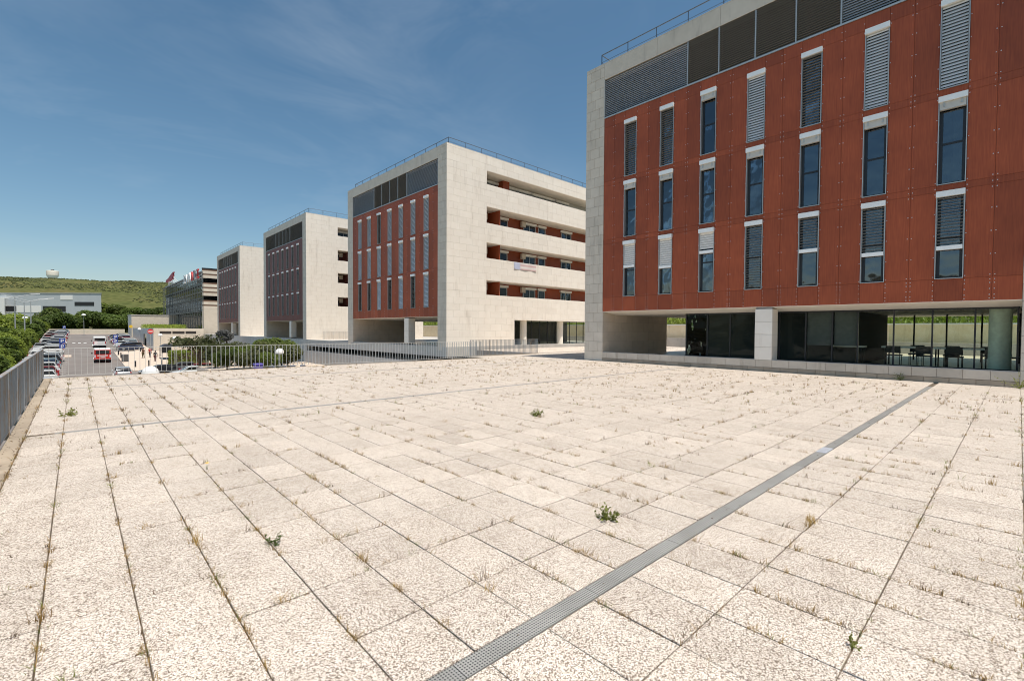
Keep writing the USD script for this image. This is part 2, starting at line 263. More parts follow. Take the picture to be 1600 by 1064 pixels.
hill_mat = M("hill_look", {"g": ("geometry", {}), "mp": ("mapping", {"mapping_type": "point", "scale": (1.0, 0.45, 2.0)}), "n": ("noise_texture", {"scale": 0.012, "detail": 10.0, "roughness": 0.72}),
    "r": ("rgb_ramp", {"ramp": [(0.28, (0.058,0.070,0.021)), (0.42, (0.085,0.096,0.029)), (0.54, (0.105,0.106,0.036)), (0.66, (0.138,0.112,0.047)), (0.8, (0.095,0.108,0.033))]}),
    "n2": ("voronoi_texture", {"scale": 0.16, "randomness": 1.0}), "r2": ("rgb_ramp", {"ramp": [(0.0, (0.45,0.5,0.4)), (0.35, (0.75,0.78,0.7)), (0.6, (1,1,1))]}),
    "mu": ("mix_color", {"blend_type": "multiply", "fac": 0.8}), "p": ("principled_bsdf", {"roughness": 0.95, "specular_ior_level": 0.1})},
    [("g.position", "mp.vector"), ("mp.vector", "n.vector"), ("n.fac", "r.fac"), ("g.position", "n2.vector"), ("n2.distance", "r2.fac"), ("r.color", "mu.a"), ("r2.color", "mu.b"), ("mu.result", "p.base_color")])
def leaf(name, lo, mid, hi, trans=0.35):
    return M(name, {"g": ("geometry", {}), "oi": ("object_info", {}), "add": ("math", {"math_type": "add"}), "fr": ("math", {"math_type": "multiply", "value2": 0.5}),
        "r": ("rgb_ramp", {"ramp": [(0.0, lo), (0.5, mid), (1.0, hi)]}), "p": ("principled_bsdf", {"roughness": 0.55, "specular_ior_level": 0.3}),
        "t": ("translucent_bsdf", {}), "m": ("mix_closure", {"fac": trans})},
        [("oi.random", "add.value1"), ("g.random_per_island", "add.value2"), ("add.value", "fr.value1"), ("fr.value", "r.fac"), ("r.color", "p.base_color"), ("r.color", "t.color"),
         ("p.BSDF", "m.closure1"), ("t.BSDF", "m.closure2")], surface="m.closure")
leaf_dark = leaf("leaf_dark", (0.062,0.094,0.017), (0.125,0.178,0.034), (0.23,0.28,0.058), 0.45)
leaf_lime = leaf("leaf_lime", (0.12,0.16,0.024), (0.24,0.30,0.042), (0.40,0.42,0.065))
leaf_mid = leaf("leaf_mid", (0.075,0.105,0.020), (0.15,0.195,0.038), (0.25,0.28,0.06), 0.45)
leaf_olive = leaf("leaf_olive", (0.060,0.070,0.024), (0.12,0.13,0.045), (0.20,0.20,0.08))
leaf_scrub = leaf("leaf_scrub", (0.060,0.074,0.022), (0.090,0.102,0.031), (0.125,0.128,0.042), 0.2)
leaf_violet = leaf("leaf_violet", (0.10,0.11,0.08), (0.17,0.15,0.21), (0.26,0.23,0.32))
grass_dry = leaf("grass_dry", (0.24,0.145,0.045), (0.39,0.26,0.08), (0.49,0.37,0.14), 0.2)
grass_green = leaf("grass_green", (0.13,0.15,0.026), (0.24,0.255,0.055), (0.38,0.37,0.10), 0.25)
weed_dark = leaf("weed_dark", (0.08,0.048,0.026), (0.14,0.088,0.048), (0.22,0.15,0.08), 0.1)
bark = plain("bark_look", (0.13,0.095,0.065), 0.9, noise=0.3, nscale=9)
rubber = plain("rubber_look", (0.02,0.02,0.02), 0.8)
blue_sign = plain("sign_blue", (0.03,0.06,0.30), 0.4)
red_sign = plain("sign_red", (0.60,0.03,0.025), 0.4)
yellow_sign = plain("sign_yellow", (0.75,0.48,0.04), 0.4)
grey_metal = plain("grey_metal", (0.42,0.43,0.42), 0.45, 0.3)

# ------------------------------------------------------------------ ground level
def gz(x, y):
    """car park floor, climbing gently away from the plaza"""
    y = np.asarray(y, float)
    return np.where(y < 78, -4.8, np.where(y < 186, -4.8 + 0.04*(y-78), np.where(y < 330, -0.48 + 0.045*(y-186), 6.0 + 0.02*(np.minimum(y, 600)-330))))
def grid_mesh(xs, ys, zf):
    X, Y = np.meshgrid(xs, ys); Z = zf(X, Y); v = np.stack([X, Y, Z], -1).reshape(-1, 3)
    n, m = len(xs), len(ys); i = (np.arange(m-1)[:, None]*n + np.arange(n-1)[None]).ravel()
    return MB().add(v, np.stack([i, i+1, i+1+n, i+n], 1))
ys_all = np.unique(np.concatenate([[-3000,-800,-200,-40], np.linspace(0,78,5), np.linspace(78,186,10), np.linspace(186,330,8), np.linspace(330,620,8), [900,1500,3000,6000]]))
thing("ground", grid_mesh(np.array([-5000,-1500,-400,-100,-30,-10,0,10,30,100,400,1500,5000.]), ys_all, lambda X, Y: gz(X, Y) - 0.02), earth, "dry grassy ground around the car park and buildings", kind="structure")
def strip(x0, x1, y0, y1, off):
    ys = np.unique(np.clip(np.concatenate([[y0, y1], np.arange(math.ceil(y0), y1, 6.0), [78, 186]]), y0, y1))
    return grid_mesh(np.array([x0, x1]), ys, lambda X, Y: gz(X, Y) + off)
thing("parking_lot", strip(-7.0, 11.35, 22.5, 186, 0.0), asphalt, "tarmac car park below the plaza", kind="structure")
thing("road", strip(-1.0, 5.2, 22.6, 185.9, 0.004), asphalt, "tarmac lane running away between the rows of parked cars", kind="structure")
pv = MB()
def slab_strip(mb, x0, x1, y0, y1, h):
    ys = np.unique(np.clip(np.concatenate([[y0, y1], np.arange(math.ceil(y0), y1, 4.0), [78]]), y0, y1))
    for a, b in zip(ys[:-1], ys[1:]):
        za, zb = float(gz(0, a)), float(gz(0, b))
        mb.hexa([[x0,a,za-.3],[x1,a,za-.3],[x1,b,zb-.3],[x0,b,zb-.3],[x0,a,za+h],[x1,a,za+h],[x1,b,zb+h],[x0,b,zb+h]])
slab_strip(pv, 5.3, 11.3, 84, 118, 0.12); slab_strip(pv, 8.6, 11.3, 118.01, 165, 0.12); slab_strip(pv, 5.3, 11.3, 22.7, 66, 0.12)
thing("pavement", pv, pave_pink, "pale pinkish paved footway beside the car park lane", kind="structure")
kerb = MB(); slab_strip(kerb, -6.2, -0.6, 108.5, 112.5, 0.14); slab_strip(kerb, -7.0, 11.3, 185.0, 187.0, 0.14)
thing("kerb_island", kerb, pave_pink, "pale kerb islands breaking the rows of parking bays", kind="structure")
mk = MB()
for yy in (146.0,):
    for k in range(3):
        x = -0.6 + k*0.95; mk.add([[x,yy,gz(0,yy)+.008],[x+.5,yy,gz(0,yy)+.008],[x+.5,yy+1.6,gz(0,yy+1.6)+.008],[x,yy+1.6,gz(0,yy+1.6)+.008]], [[0,1,2,3]])
for yy in np.arange(74, 184, 2.75):
    if not 107 < yy < 113: mk.add([[-6,yy,gz(0,yy)+.008],[-1,yy,gz(0,yy)+.008],[-1,yy+.1,gz(0,yy+.1)+.008],[-6,yy+.1,gz(0,yy+.1)+.008]], [[0,1,2,3]])
thing("road_marking", mk, white, "worn white paint lines on the car park tarmac", kind="structure")

# hill with a broad level ridge behind everything
hx = np.linspace(-1600, 1500, 150); hy = np.concatenate([np.linspace(420, 940, 70), np.linspace(955, 1600, 12)])
def hz(X, Y):
    t = np.clip((Y-430)/500, 0, 1); rise = t*t*(3-2*t)
    top = 68.0 + 0.030*np.clip(X, -200, 800) + 3.0*(meshkit.fbm(np.stack([X*0.006, Y*0.002, X*0], -1), 3, 3)-0.5)
    rough = 3.4*(meshkit.fbm(np.stack([X*0.035, Y*0.035, X*0], -1), 4, 5)-0.5)
    fall = np.clip((Y-1000)/600, 0, 1)*60
    return 7.0 + (top-7.0)*rise + rough*np.minimum(1, t*4+.2) - fall - 30*np.clip((np.abs(X)-700)/800, 0, 1)
thing("hill", grid_mesh(hx, hy, hz), hill_mat, "long low scrub-covered hill on the horizon", kind="structure", smooth=True)

# ------------------------------------------------------------------ plaza
X0 = 19.95                                                            # plane of the red facades
PL, PE = -0.56, 20.2                                                  # left and far edge of the tiled field
plaza = xform("plaza", "large sunlit terrace of pale exposed aggregate slabs with weedy joints", kind="structure")
bed = MB(); bed.box(-0.74, 19.6, -6, PE, -0.5, -0.011); part(plaza, "joint_bed", bed, joint_dirt)
dk = MB(); dk.box(-0.76, 20.0, -6.0, PE+.02, -5.2, -0.52); part(plaza, "retaining_wall", dk, concrete)
xl = np.arange(PL, 19.95, 0.40); xl = np.append(xl[xl < 19.7], 19.93)
yl = [(-0.66+.6*k, -0.06+.6*k) for k in range(-4, 2)] + [(0.54, 1.14), (1.14, 1.69), (1.81, 2.3)] + [(2.3+.6*k, 2.9+.6*k) for k in range(12)] + [(9.5, 9.765), (9.895, 10.1)] + \
     [(10.1+.6*k, 10.7+.6*k) for k in range(10)] + [(16.1, 16.655), (16.765, 17.3)] + [(17.3+.6*k, 17.9+.6*k) for k in range(4)] + [(19.7, PE)]
yl = [(a, b) for a, b in yl]
tiles = []
def pixel(p):
    d = np.asarray(p, float) - [0, 0, EYE]; w = d @ fw
    return 512 + FPX*.64*(d @ r2)/w, 340 - FPX*.64*(d @ u2)/w, w
for (ya, yb) in yl:
    for xa, xb in zip(xl[:-1], xl[1:]):
        c = np.array([(xa+xb)/2, (ya+yb)/2, 0.0]); px, py, w = pixel(c)
        gx, gy = rng.uniform(.0024, .0050), rng.choice([.0030, .0050], p=[.5, .5])*rng.uniform(.7, 1.2)
        zt = rng.normal(0, .0012, 4).clip(-.0025, .0025) + rng.normal(0, .0012)
        v = [[xa+gx,ya+gy,-.03],[xb-gx,ya+gy,-.03],[xb-gx,yb-gy,-.03],[xa+gx,yb-gy,-.03]]
        t = [[xa+gx,ya+gy,zt[0]-.003],[xb-gx,ya+gy,zt[1]-.003],[xb-gx,yb-gy,zt[2]-.003],[xa+gx,yb-gy,zt[3]-.003]]
        e = .003; tt = [[xa+gx+e,ya+gy+e,zt[0]],[xb-gx-e,ya+gy+e,zt[1]],[xb-gx-e,yb-gy-e,zt[2]],[xa+gx+e,yb-gy-e,zt[3]]]
        seen = w > .3 and -80 < px < 1104 and py < 760
        tiles.append((1/(w*w*w) if seen else 0, v+t+tt))
FT = [[0,1,5,4],[1,2,6,5],[2,3,7,6],[3,0,4,7],[4,5,9,8],[5,6,10,9],[6,7,11,10],[7,4,8,11],[8,9,10,11]]
tiles.sort(key=lambda t: -t[0])
for s, v in tiles[:300]: part(plaza, "tile", MB().add(v, FT), paver)
rest = MB()
for s, v in tiles[300:]: rest.add(v, FT)
part(plaza, "tile_field", rest, paver, kind="stuff")
ks = MB()
for k in range(34):
    ya = -4 + k*.72; ks = MB().cham(-0.735, PL-.006, ya+.004, min(ya+.716, PE), -.05, -.002+rng.normal(0, .001), .006); part(plaza, "kerb_stone", ks, stone_low)
ek = MB()
for k in range(26):
    xa = -0.735 + k*.68
    if xa < 16.7: part(plaza, "edge_stone", MB().cham(xa+.004, min(xa+.676, 16.85), PE+.006, PE+.30, -.45, -.004+rng.normal(0,.002), .008), stone_low)
# drains
dr = xform("drain_channel", "wide perforated grey steel drain cover crossing the slabs in the foreground", "drain cover")
for k, xa in enumerate(np.arange(0.3, 18.0, 1.0)):
    lab = "shiny newer short cover plate" if k == 7 else None
    part(dr, "cover_plate", MB().cham(xa+.002, xa+.998, 1.695, 1.805, -.03, .0015+rng.normal(0,.0006), .002), grate_new if k == 7 and False else grate, label=None)
part(dr, "replacement_plate", MB().cham(7.20, 7.55, 1.693, 1.807, -.005, .006, .002), grate_new, label="pale newer replacement plate")
d2 = xform("middle_drain", "straight grey metal drain cover crossing the middle of the plaza", "drain cover")
for xa in np.arange(-0.25, 18.5, 1.5): part(d2, "slot_cover", MB().cham(xa+.001, min(xa+1.499, 18.6), 9.772, 9.888, -.03, .001, .002), galv)
d3 = xform("far_drain", "thin grey drain strip near the far edge of the plaza", "drain cover")
for xa in np.arange(-0.35, 18.5, 3.0): part(d3, "joint_strip", MB().box(xa+.001, min(xa+2.999, 19.0), 16.662, 16.758, -.03, .0015), galv)

# ------------------------------------------------------------------ railings
def railing(name, label, p, q, n, mat, post_every, h=0.92, bar=(0.004, 0.022), z=0.0, group=None):
    """flat bars between a top and a bottom rail, from p to q (x, y)"""
    p, q = np.array(p, float), np.array(q, float); L = np.linalg.norm(q-p); d = (q-p)/L
    r = xform(name, label, "railing", group, loc=(p[0], p[1], z), rz=math.atan2(d[1], d[0]))
    part(r, "top_rail", MB().box(0, L, -.025, .025, h-.012, h), mat); part(r, "bottom_rail", MB().box(0, L, -.02, .02, .05, .062), mat)
    for k in range(n):
        x = (k+.5)*L/n
        if post_every and k % post_every == 0:
            part(r, "post", MB().box(x-.007, x+.007, -.03, .03, -.06, h-.013), mat)
        else: part(r, "baluster", MB().box(x-bar[0], x+bar[0], -bar[1], bar[1], .063, h-.013), mat)
    return r
railing("steel_railing", "grey rust-streaked flat bar railing along the left edge of the plaza", (-0.755, 3.0), (-0.755, 20.45), 150, rust_rail, 12, h=0.93)
railing("steel_railing", "pale thin bar railing at the plaza's far left corner before the car park lane", (-0.70, 20.56), (3.62, 20.56), 29, rail_pale, 0, h=0.92)
railing("steel_railing", "long pale railing along the plaza's far edge in front of the shrubs", (3.66, 20.56), (16.85, 20.56), 90, rail_pale, 15, h=0.92)
railing("steel_railing", "short close-barred railing at the ramp between the second building and the plaza", (16.95, 21.9), (22.7, 21.9), 52, rust_rail, 13, h=0.97)
railing("steel_railing", "close-barred grey railing on the podium at the third building's near corner", (21.8, 56.8), (26.6, 56.8), 44, rust_rail, 11, h=.95, z=.28)
rk = MB(); rk.box(16.86, 22.7, 21.8, 22.0, -2.0, .02)
thing("ramp_kerb", rk, stone_low, "brownish stone kerb under the short close-barred railing", kind="structure")
ap = xform("plaza_apron", "narrow paved apron at the plaza's far right corner", kind="structure")
am = MB(); am.box(16.86, 19.93, PE+.02, 21.79, -.5, -.012); part(ap, "joint_bed", am, joint_dirt)
tr_ = MB()
for xa in np.arange(16.87, 19.9, .6):
    for ya in np.arange(PE+.03, 21.7, .52): tr_.cham(xa+.004, min(xa+.596, 19.92), ya+.004, min(ya+.516, 21.78), -.03, rng.normal(0,.001), .004)
part(ap, "slab_paving", tr_, paver, kind="stuff")

# ------------------------------------------------------------------ podium and terraces of the other blocks
te = xform("terrace", "pale terrace between the near building and the second building", kind="structure")
part(te, "slab", MB().box(19.97, 60, 16.05, 21.78, -5, -.012).box(22.72, 60, 21.79, 28.55, -5, -.012), backing)
tt_ = MB()
for xa in np.arange(19.98, 43, .8):
    for ya in np.arange(16.06, 28.5, .8):
        if (ya < 21.7 and ya+.79 > 21.78) : y1 = 21.78
        else: y1 = ya+.792
        if ya > 21.0 and xa < 22.7: continue
        tt_.cham(xa+.004, xa+.796, ya+.004, min(y1, 28.55), -.03, 0+rng.normal(0,.0015), .004)
part(te, "slab_paving", tt_, paver, kind="stuff")
po = xform("podium", "concrete podium with a dark ventilation gap under the further buildings", kind="structure")
part(po, "parapet_band", MB().box(19.95, 62, 28.56, 57.0, -.46, .28), concrete)
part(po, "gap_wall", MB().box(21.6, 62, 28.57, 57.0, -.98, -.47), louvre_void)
part(po, "lower_wall", MB().box(19.93, 62, 28.56, 57.0, -5, -.99), concrete)
part(po, "base_block", MB().box(19.95, 62, 57.01, 118, -5, .28), concrete)
part("/World", "ramp", MB().hexa([[16.86,22.02,-5],[22.7,22.02,-5],[22.7,28.5,-5],[16.86,28.5,-5],[16.86,22.02,-2.2],[22.7,22.02,-1.0],[22.7,28.5,-1.0],[16.86,28.5,-2.2]]), concrete, label="concrete ramp sloping down beside the second building", kind="structure")
lt = MB(); lt.box(9.2, 19.9, 34, 58, -5.2, -2.4)
thing("lower_terrace", lt, pave_pink, "planted terrace below the plaza in front of the second building", kind="structure")

# ------------------------------------------------------------------ the four red blocks
INN, WID = 14.70, 17.0                                                # clear width between the legs, whole width
LEG = 1.15
WC = [1.58 + 1.925*k for k in range(7)]                               # window centres from the near inner edge
ROWS = [(3.28, 5.98), (6.22, 8.92), (9.18, 11.88)]                    # window bottoms and tops
LOUV = [(0.0, 4.55, 'L'), (4.55, 5.98, 'D'), (5.98, 7.42, 'D'), (7.42, 8.87, 'D'), (8.87, 10.25, 'D'), (10.25, 14.70, 'L')]
RB, LB, LT, TOP = 2.55, 12.42, 14.32, 15.15

def subtract(rects, hole):
    out = []; (h0, h1, k0, k1) = hole
    for (a, b, c, d) in rects:
        if h1 <= a or h0 >= b or k1 <= c or k0 >= d: out.append((a, b, c, d)); continue
        if a < h0: out.append((a, h0, c, d))
        if b > h1: out.append((h1, b, c, d))
        a2, b2 = max(a, h0), min(b, h1)
        if c < k0: out.append((a2, b2, c, k0))
        if d > k1: out.append((a2, b2, k1, d))
    return out
def slabs(u0, u1, v0, v1, pw, ph, holes=(), stagger=.5):
    out = []; r = 0; v = v0
    while v < v1-1e-6:
        vt = min(v+ph, v1)
        if v1 - vt < .12: vt = v1
        u = u0 - (pw*stagger if r % 2 else 0)
        while u < u1-1e-6:
            a, b = max(u, u0), min(u+pw, u1)
            if u1 - b < .12: b = u1
            rc = [(a, b, v, vt)]
            for h in holes: rc = subtract(rc, h)
            out += [x for x in rc if x[1]-x[0] > .03 and x[3]-x[2] > .03]
            u = u + pw if b < u1 else u1
        v = vt; r += 1
    return out
G = .0035
def face_x(mb, r, x0=0.0, t=.03):                                     # slab on a wall facing -x
    y0, y1, z0, z1 = r; g = G; c = .004; x = x0 + rng.normal(0, .0012)
    mb.add([[x+t,y0+g,z0+g],[x+t,y0+g,z1-g],[x+t,y1-g,z1-g],[x+t,y1-g,z0+g],[x+c,y0+g,z0+g],[x+c,y0+g,z1-g],[x+c,y1-g,z1-g],[x+c,y1-g,z0+g],
            [x,y0+g+c,z0+g+c],[x,y0+g+c,z1-g-c],[x,y1-g-c,z1-g-c],[x,y1-g-c,z0+g+c]], FT); return mb
def face_y(mb, r, y0=0.0, t=.03):                                     # slab on a wall facing -y
    x0, x1, z0, z1 = r; g = G*.7; c = .004; y = y0 + rng.normal(0, .0012)
    mb.add([[x0+g,y+t,z0+g],[x1-g,y+t,z0+g],[x1-g,y+t,z1-g],[x0+g,y+t,z1-g],[x0+g,y+c,z0+g],[x1-g,y+c,z0+g],[x1-g,y+c,z1-g],[x0+g,y+c,z1-g],
            [x0+g+c,y,z0+g+c],[x1-g-c,y,z0+g+c],[x1-g-c,y,z1-g-c],[x0+g+c,y,z1-g-c]], FT); return mb
def clad(parent, name, rects, fn, mat, limit, key):
    """the largest in view as parts of their own, the rest as one part"""
    rects = sorted(rects, key=key); 
    for r in rects[:limit]: part(parent, name, fn(MB(), r), mat)
    if rects[limit:]:
        mb = MB()
        for r in rects[limit:]: fn(mb, r)
        part(parent, name + "_field", mb, mat, kind="stuff")

def window(b, yc, z0, z1, state, detail, budget):
    """one tall window: reveal, dark frame, two panes, cover strip and a slatted blind. state: (how far the blind is down 0..1, slat look)"""
    down, look = state; w = .31; y0, y1 = yc-w, yc+w
    m = MB()                                                          # metal reveal standing a little proud
    for a, c in ((y0-.022, y0), (y1, y1+.022)): m.box(-.022, .19, a, c, z0-.022, z1)
    m.box(-.022, .19, y0, y1, z0-.022, z0)
    win = part(b, "window", m, trim)
    zc = z1-.17
    part(win, "blind_box", MB().box(-.085, .10, y0-.024, y1+.024, zc, z1+.004), white)
    if detail == 0:
        part(win, "pane", MB().box(.13, .14, y0, y1, z0, zc), glass_window)
    else:
        f = MB(); zm = z0 + (zc-z0)*.5
        for a, c in ((y0+.001, y0+.085), (y1-.085, y1-.001)): f.box(.125, .185, a, c, z0+.001, zc-.001)
        for a, c in ((z0+.001, z0+.055), (zm-.03, zm+.03), (zc-.055, zc-.001)): f.box(.126, .184, y0+.086, y1-.086, a, c)
        part(win, "frame", f, black_frame)
        part(win, "pane", MB().box(.150, .158, y0+.086, y1-.086, z0+.056, zm-.031), glass_window)
        part(win, "pane", MB().box(.150, .158, y0+.086, y1-.086, zm+.031, zc-.056), glass_window)
    if down <= 0:                                                     # raised: bundle of slats under the box
        part(win, "bottom_bar", MB().box(-.03, .08, y0+.01, y1-.01, zc-.235, zc-.003), bundle_mat)
        for s in (-1, 1): part(win, "bracket", MB().box(-.045, -.029, yc+s*.2-.022, yc+s*.2+.022, zc-.15, zc-.006), grey_metal)
        zb = zc-.235
    else:
        zb = zc - (zc-z0)*down
        mat = {'L': slat_mat, 'D': slat_dark, 'W': slat_white}[look]; tilt = {'L': 1.0, 'D': .12, 'W': 1.38}[look]
        n = int((zc-zb)/.1); ax = np.array([math.cos(tilt), 0, -math.sin(tilt)])*.038; az = np.array([math.sin(tilt), 0, math.cos(tilt)])*.0035
        if look in 'LW': ax = np.array([math.cos(tilt), 0, math.sin(tilt)])*.046; az = np.array([-math.sin(tilt), 0, math.cos(tilt)])*.0035
        allm = MB()
        for k in range(n):
            c = (.02, yc, zc-.05-k*.1)
            if budget[0] > 0: part(win, "blind_slat", MB().obox(c, ax, (0, .295, 0), az), mat); budget[0] -= 1
            else: allm.obox(c, ax, (0, .295, 0), az)
        if allm.n: part(win, "blind", allm, mat, kind="stuff" if detail else None)
        if down < .99: part(win, "bottom_bar", MB().box(-.03, .08, y0+.01, y1-.01, zb-.13, zb-.005), slat_white)
        gm = MB()
        for s in (-1, 1): gm.box(.015, .025, yc+s*.298-.004, yc+s*.298+.004, zb, zc)
        part(win, "blind_guide", gm, trim)
    return win

def block(label, y_near, states, detail, timber, depth, col, louvre_look, side_open, near_visible):
    """one red-fronted block in its own axes: x into the building, y along the front from its near leg, z up"""
    b = xform("apartment_building" if near_visible else "apartment_building", label, "building", loc=(X0, y_near, 0))
    A = detail == 2; I0, I1 = LEG, WID-LEG; z00 = 0.0
    # --- solid core behind the slabs
    leg_far = 6.5
    core = MB()
    core.box(.03, 3.8, .03, I0-.001, z00, TOP-.02) if side_open else core.box(.03, depth, .03, I0-.001, z00, TOP-.02)
    core.box(.03, leg_far, I1+.001, WID-.03, z00, TOP-.02); core.box(leg_far, depth, I1+.001, WID-.03, RB, TOP-.02)
    part(b, "core_wall", core, backing)
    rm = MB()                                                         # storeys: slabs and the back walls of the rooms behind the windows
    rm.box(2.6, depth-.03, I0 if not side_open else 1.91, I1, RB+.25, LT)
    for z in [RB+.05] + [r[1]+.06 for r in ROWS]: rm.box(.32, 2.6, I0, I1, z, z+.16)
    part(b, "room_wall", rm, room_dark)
    lin = MB()                                                        # inner lining: strips between the windows and above and below them
    ys = [I0] + [e for c in WC for e in (I0+c-.335, I0+c+.335)] + [I1]
    for a, c in zip(ys[::2], ys[1::2]): lin.box(.045, .32, a, c, RB+.04, LB-.06)
    zs = [RB+.04] + [e for r in ROWS for e in (r[0]-.024, r[1]+.006)] + [LB-.06]
    for c in WC:
        for a, d in zip(zs[::2], zs[1::2]): lin.box(.046, .319, I0+c-.335, I0+c+.335, a, d)
    part(b, "lining_wall", lin, backing)
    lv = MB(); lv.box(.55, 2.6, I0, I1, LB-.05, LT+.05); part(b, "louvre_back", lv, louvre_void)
    # --- roof
    rf = MB(); rf.box(.031, depth, .031, WID-.031, LT+.06, TOP-.15); part(b, "roof", rf, concrete)
    pr_ = MB(); pr_.box(0, .4, 0, WID, TOP, TOP+.04).box(.401, depth, 0, .4, TOP, TOP+.04).box(.401, depth, WID-.4, WID, TOP, TOP+.04)
    pr_.box(.05, .39, .401, WID-.401, TOP-.15, TOP-.001).box(.391, depth, .05, .39, TOP-.15, TOP-.001).box(.391, depth, WID-.39, WID-.05, TOP-.15, TOP-.001)
    part(b, "parapet", pr_, stone_grey)
    rr = MB(); zr = TOP+.04; hh = .85 if A else .66; inset = .55
    for (p, q) in (((inset, inset), (inset, WID-inset)), ((inset, inset), (depth-.5, inset)), ((inset, WID-inset), (depth-.5, WID-inset))):
        n = int(max(abs(q[0]-p[0]), abs(q[1]-p[1]))/1.55)
        rr.tube((*p, zr+hh), (*q, zr+hh), .026, n=6); rr.tube((*p, zr+hh*.55), (*q, zr+hh*.55), .012, n=5)
        for k in range(n+1):
            x, y = p[0]+(q[0]-p[0])*k/n, p[1]+(q[1]-p[1])*k/n; rr.tube((x, y, TOP-.15), (x, y, zr+hh), .022, n=6)
    part(b, "roof_railing", rr, roof_rail)
    # --- stone frame on the front
    front = slabs(I1, WID, z00 if not A else 0, TOP, .575, .5, stagger=.5) + slabs(0, I0, z00, TOP, .575, .5, stagger=.5) + slabs(I0, I1, LT+.02, TOP, 2.94, .9, stagger=0)
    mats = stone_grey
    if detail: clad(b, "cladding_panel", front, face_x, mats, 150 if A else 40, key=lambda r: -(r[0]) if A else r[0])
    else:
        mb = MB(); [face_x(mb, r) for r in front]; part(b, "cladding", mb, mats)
    # inner face of the far leg, towards the passage
    inner = slabs(.0, leg_far, .0, RB+.02, 1.1, .5, stagger=.5)
    mb = MB()
    fn = lambda m, r: face_y(m, r, I1-.03)
    if A:
        for r in inner: part(b, "passage_panel", fn(MB(), r), stone_grey)
    else: [fn(mb, r) for r in inner]; part(b, "passage_panel_field", mb, stone_grey, kind="stuff")
    # --- side wall facing us
    sx = 3.8; holes = []
    bal = [(4.32, 5.46), (7.20, 8.42), (9.95, 11.22), (12.96, 13.98)]
    gf = (6.85, depth+1, 0.0, 2.38)
    if side_open: holes = [(sx, depth+1, a, c) for a, c in bal] + ([gf] if detail else [])
    side = slabs(0, depth, z00-.0, TOP, 1.2, .5, holes=holes, stagger=.5)
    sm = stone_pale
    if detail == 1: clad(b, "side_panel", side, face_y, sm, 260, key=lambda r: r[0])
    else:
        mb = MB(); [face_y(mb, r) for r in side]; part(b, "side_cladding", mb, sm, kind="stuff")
    if side_open:
        sp = MB(); zprev = 2.38 if detail else 0.0; sl = MB()
        lv_ = [(zprev, bal[0][0])] + [(bal[k][1], bal[k+1][0]) for k in range(3)] + [(bal[3][1], TOP-.02)]
        for a, c in lv_: sp.box(sx+.001, depth, .031, .24, a, c); sl.box(sx+.002, depth, .241, 1.60, a+.001, a+.30)
        part(b, "balcony_parapet", sp, stone_pale); part(b, "balcony_slab", sl, soffit_mat)
        part(b, "balcony_end", MB().box(sx-.6, sx, 1.151, 1.9, 2.4, TOP-.16), stone_grey)
        for k, (a, c) in enumerate(bal):
            part(b, "balcony_wall", MB().box(sx, depth, 1.601, 1.90, a-.9, c+.29), timber if k < 3 else trim)
            if k < 3:
                part(b, "balcony_divider", MB().box(sx+1.55, sx+1.62, .245, 1.60, a-.9, c-.003), timber)
                ops = [(0.1, .75), (1.9, 3.55), (5.55, 7.0), (7.45, 8.3), (10.6, 12.0)]
            else:
                part(b, "balcony_divider", MB().box(sx+2.5, sx+3.2, .9, 1.60, a-.9, c-.003), timber); ops = [(.3, 2.4), (3.4, 6.4), (6.5, 9.6), (9.7, 11.5)]
            for (o0, o1) in ops:
                if sx+o1 > depth-.3: continue
                wz0, wz1 = a-.85, c-.12
                fm = MB()
                for p in np.linspace(o0, o1, 3 if o1-o0 > 1.2 else 2): fm.box(sx+p-.03, sx+p+.03, 1.52, 1.60, wz0, wz1-.16)
                fm.box(sx+o0-.03, sx+o1+.03, 1.52, 1.60, wz1-.22, wz1-.161)
                bw = part(b, "balcony_window", fm, trim)
                part(bw, "pane", MB().box(sx+o0, sx+o1, 1.56, 1.575, wz0, wz1-.2), glass_balcony)
                part(bw, "blind_box", MB().box(sx+o0-.12, sx+o1+.12, 1.44, 1.60, wz1-.16, wz1+.02), slat_white)
                if rng.random() < .6:
                    part(bw, "curtain", MB().box(sx+o0+.05, sx+o0+(o1-o0)*rng.uniform(.25,.6), 1.585, 1.597, wz0, wz1-.2), curtain)
            if k < 3:
                for p in ((.95, 5.35) if detail else (.95,)):
                    if sx+p < depth-1: part(b, "air_conditioner", MB().cham(sx+p-.22, sx+p+.22, 1.28, 1.52, c-.62, c-.12, .02), cream)
    if side_open and detail:                                          # glazed ground floor under the balconies
        part(b, "glazed_wall", MB().box(6.86, depth, 1.20, 1.215, .02, 2.37), glass_hall)
        gm = MB()
        for p in np.arange(6.9, depth, 1.05): gm.box(p-.03, p+.03, 1.15, 1.199, .0, 2.37)
        part(b, "mullion_row", gm, black_frame)
        for p in (8.6, 13.4, 18.0): part(b, "round_column", MB().lathe([(.30, 0), (.30, 2.39)], 20, (p, .75, 0)), soffit_mat, smooth=30)
        part(b, "lobby_back", MB().box(6.86, depth, 5.5, 5.6, .0, 2.4), room_dark); part(b, "lobby_floor", MB().box(6.86, depth, .02, 5.5, -.3, .012), floor_mat)
        part(b, "lobby_ceiling", MB().box(6.0, depth, .25, 5.5, 2.382, 2.46), soffit_mat)
        part(b, "lobby_jamb", MB().box(6.4, 6.849, .03, 5.5, 0, 2.45), stone_grey)
    # --- red facade: a panel between every pair of joints
    pan = []
    zsp = [RB] + [e for r in ROWS for e in (r[0]-.024, r[1]+.006)] + [LB-.055]
    for k, c in enumerate(WC):                                        # strips over and under the windows
        for a, d in zip(zsp[::2], zsp[1::2]): pan.append((I0+c-.335, I0+c+.335, a, d))
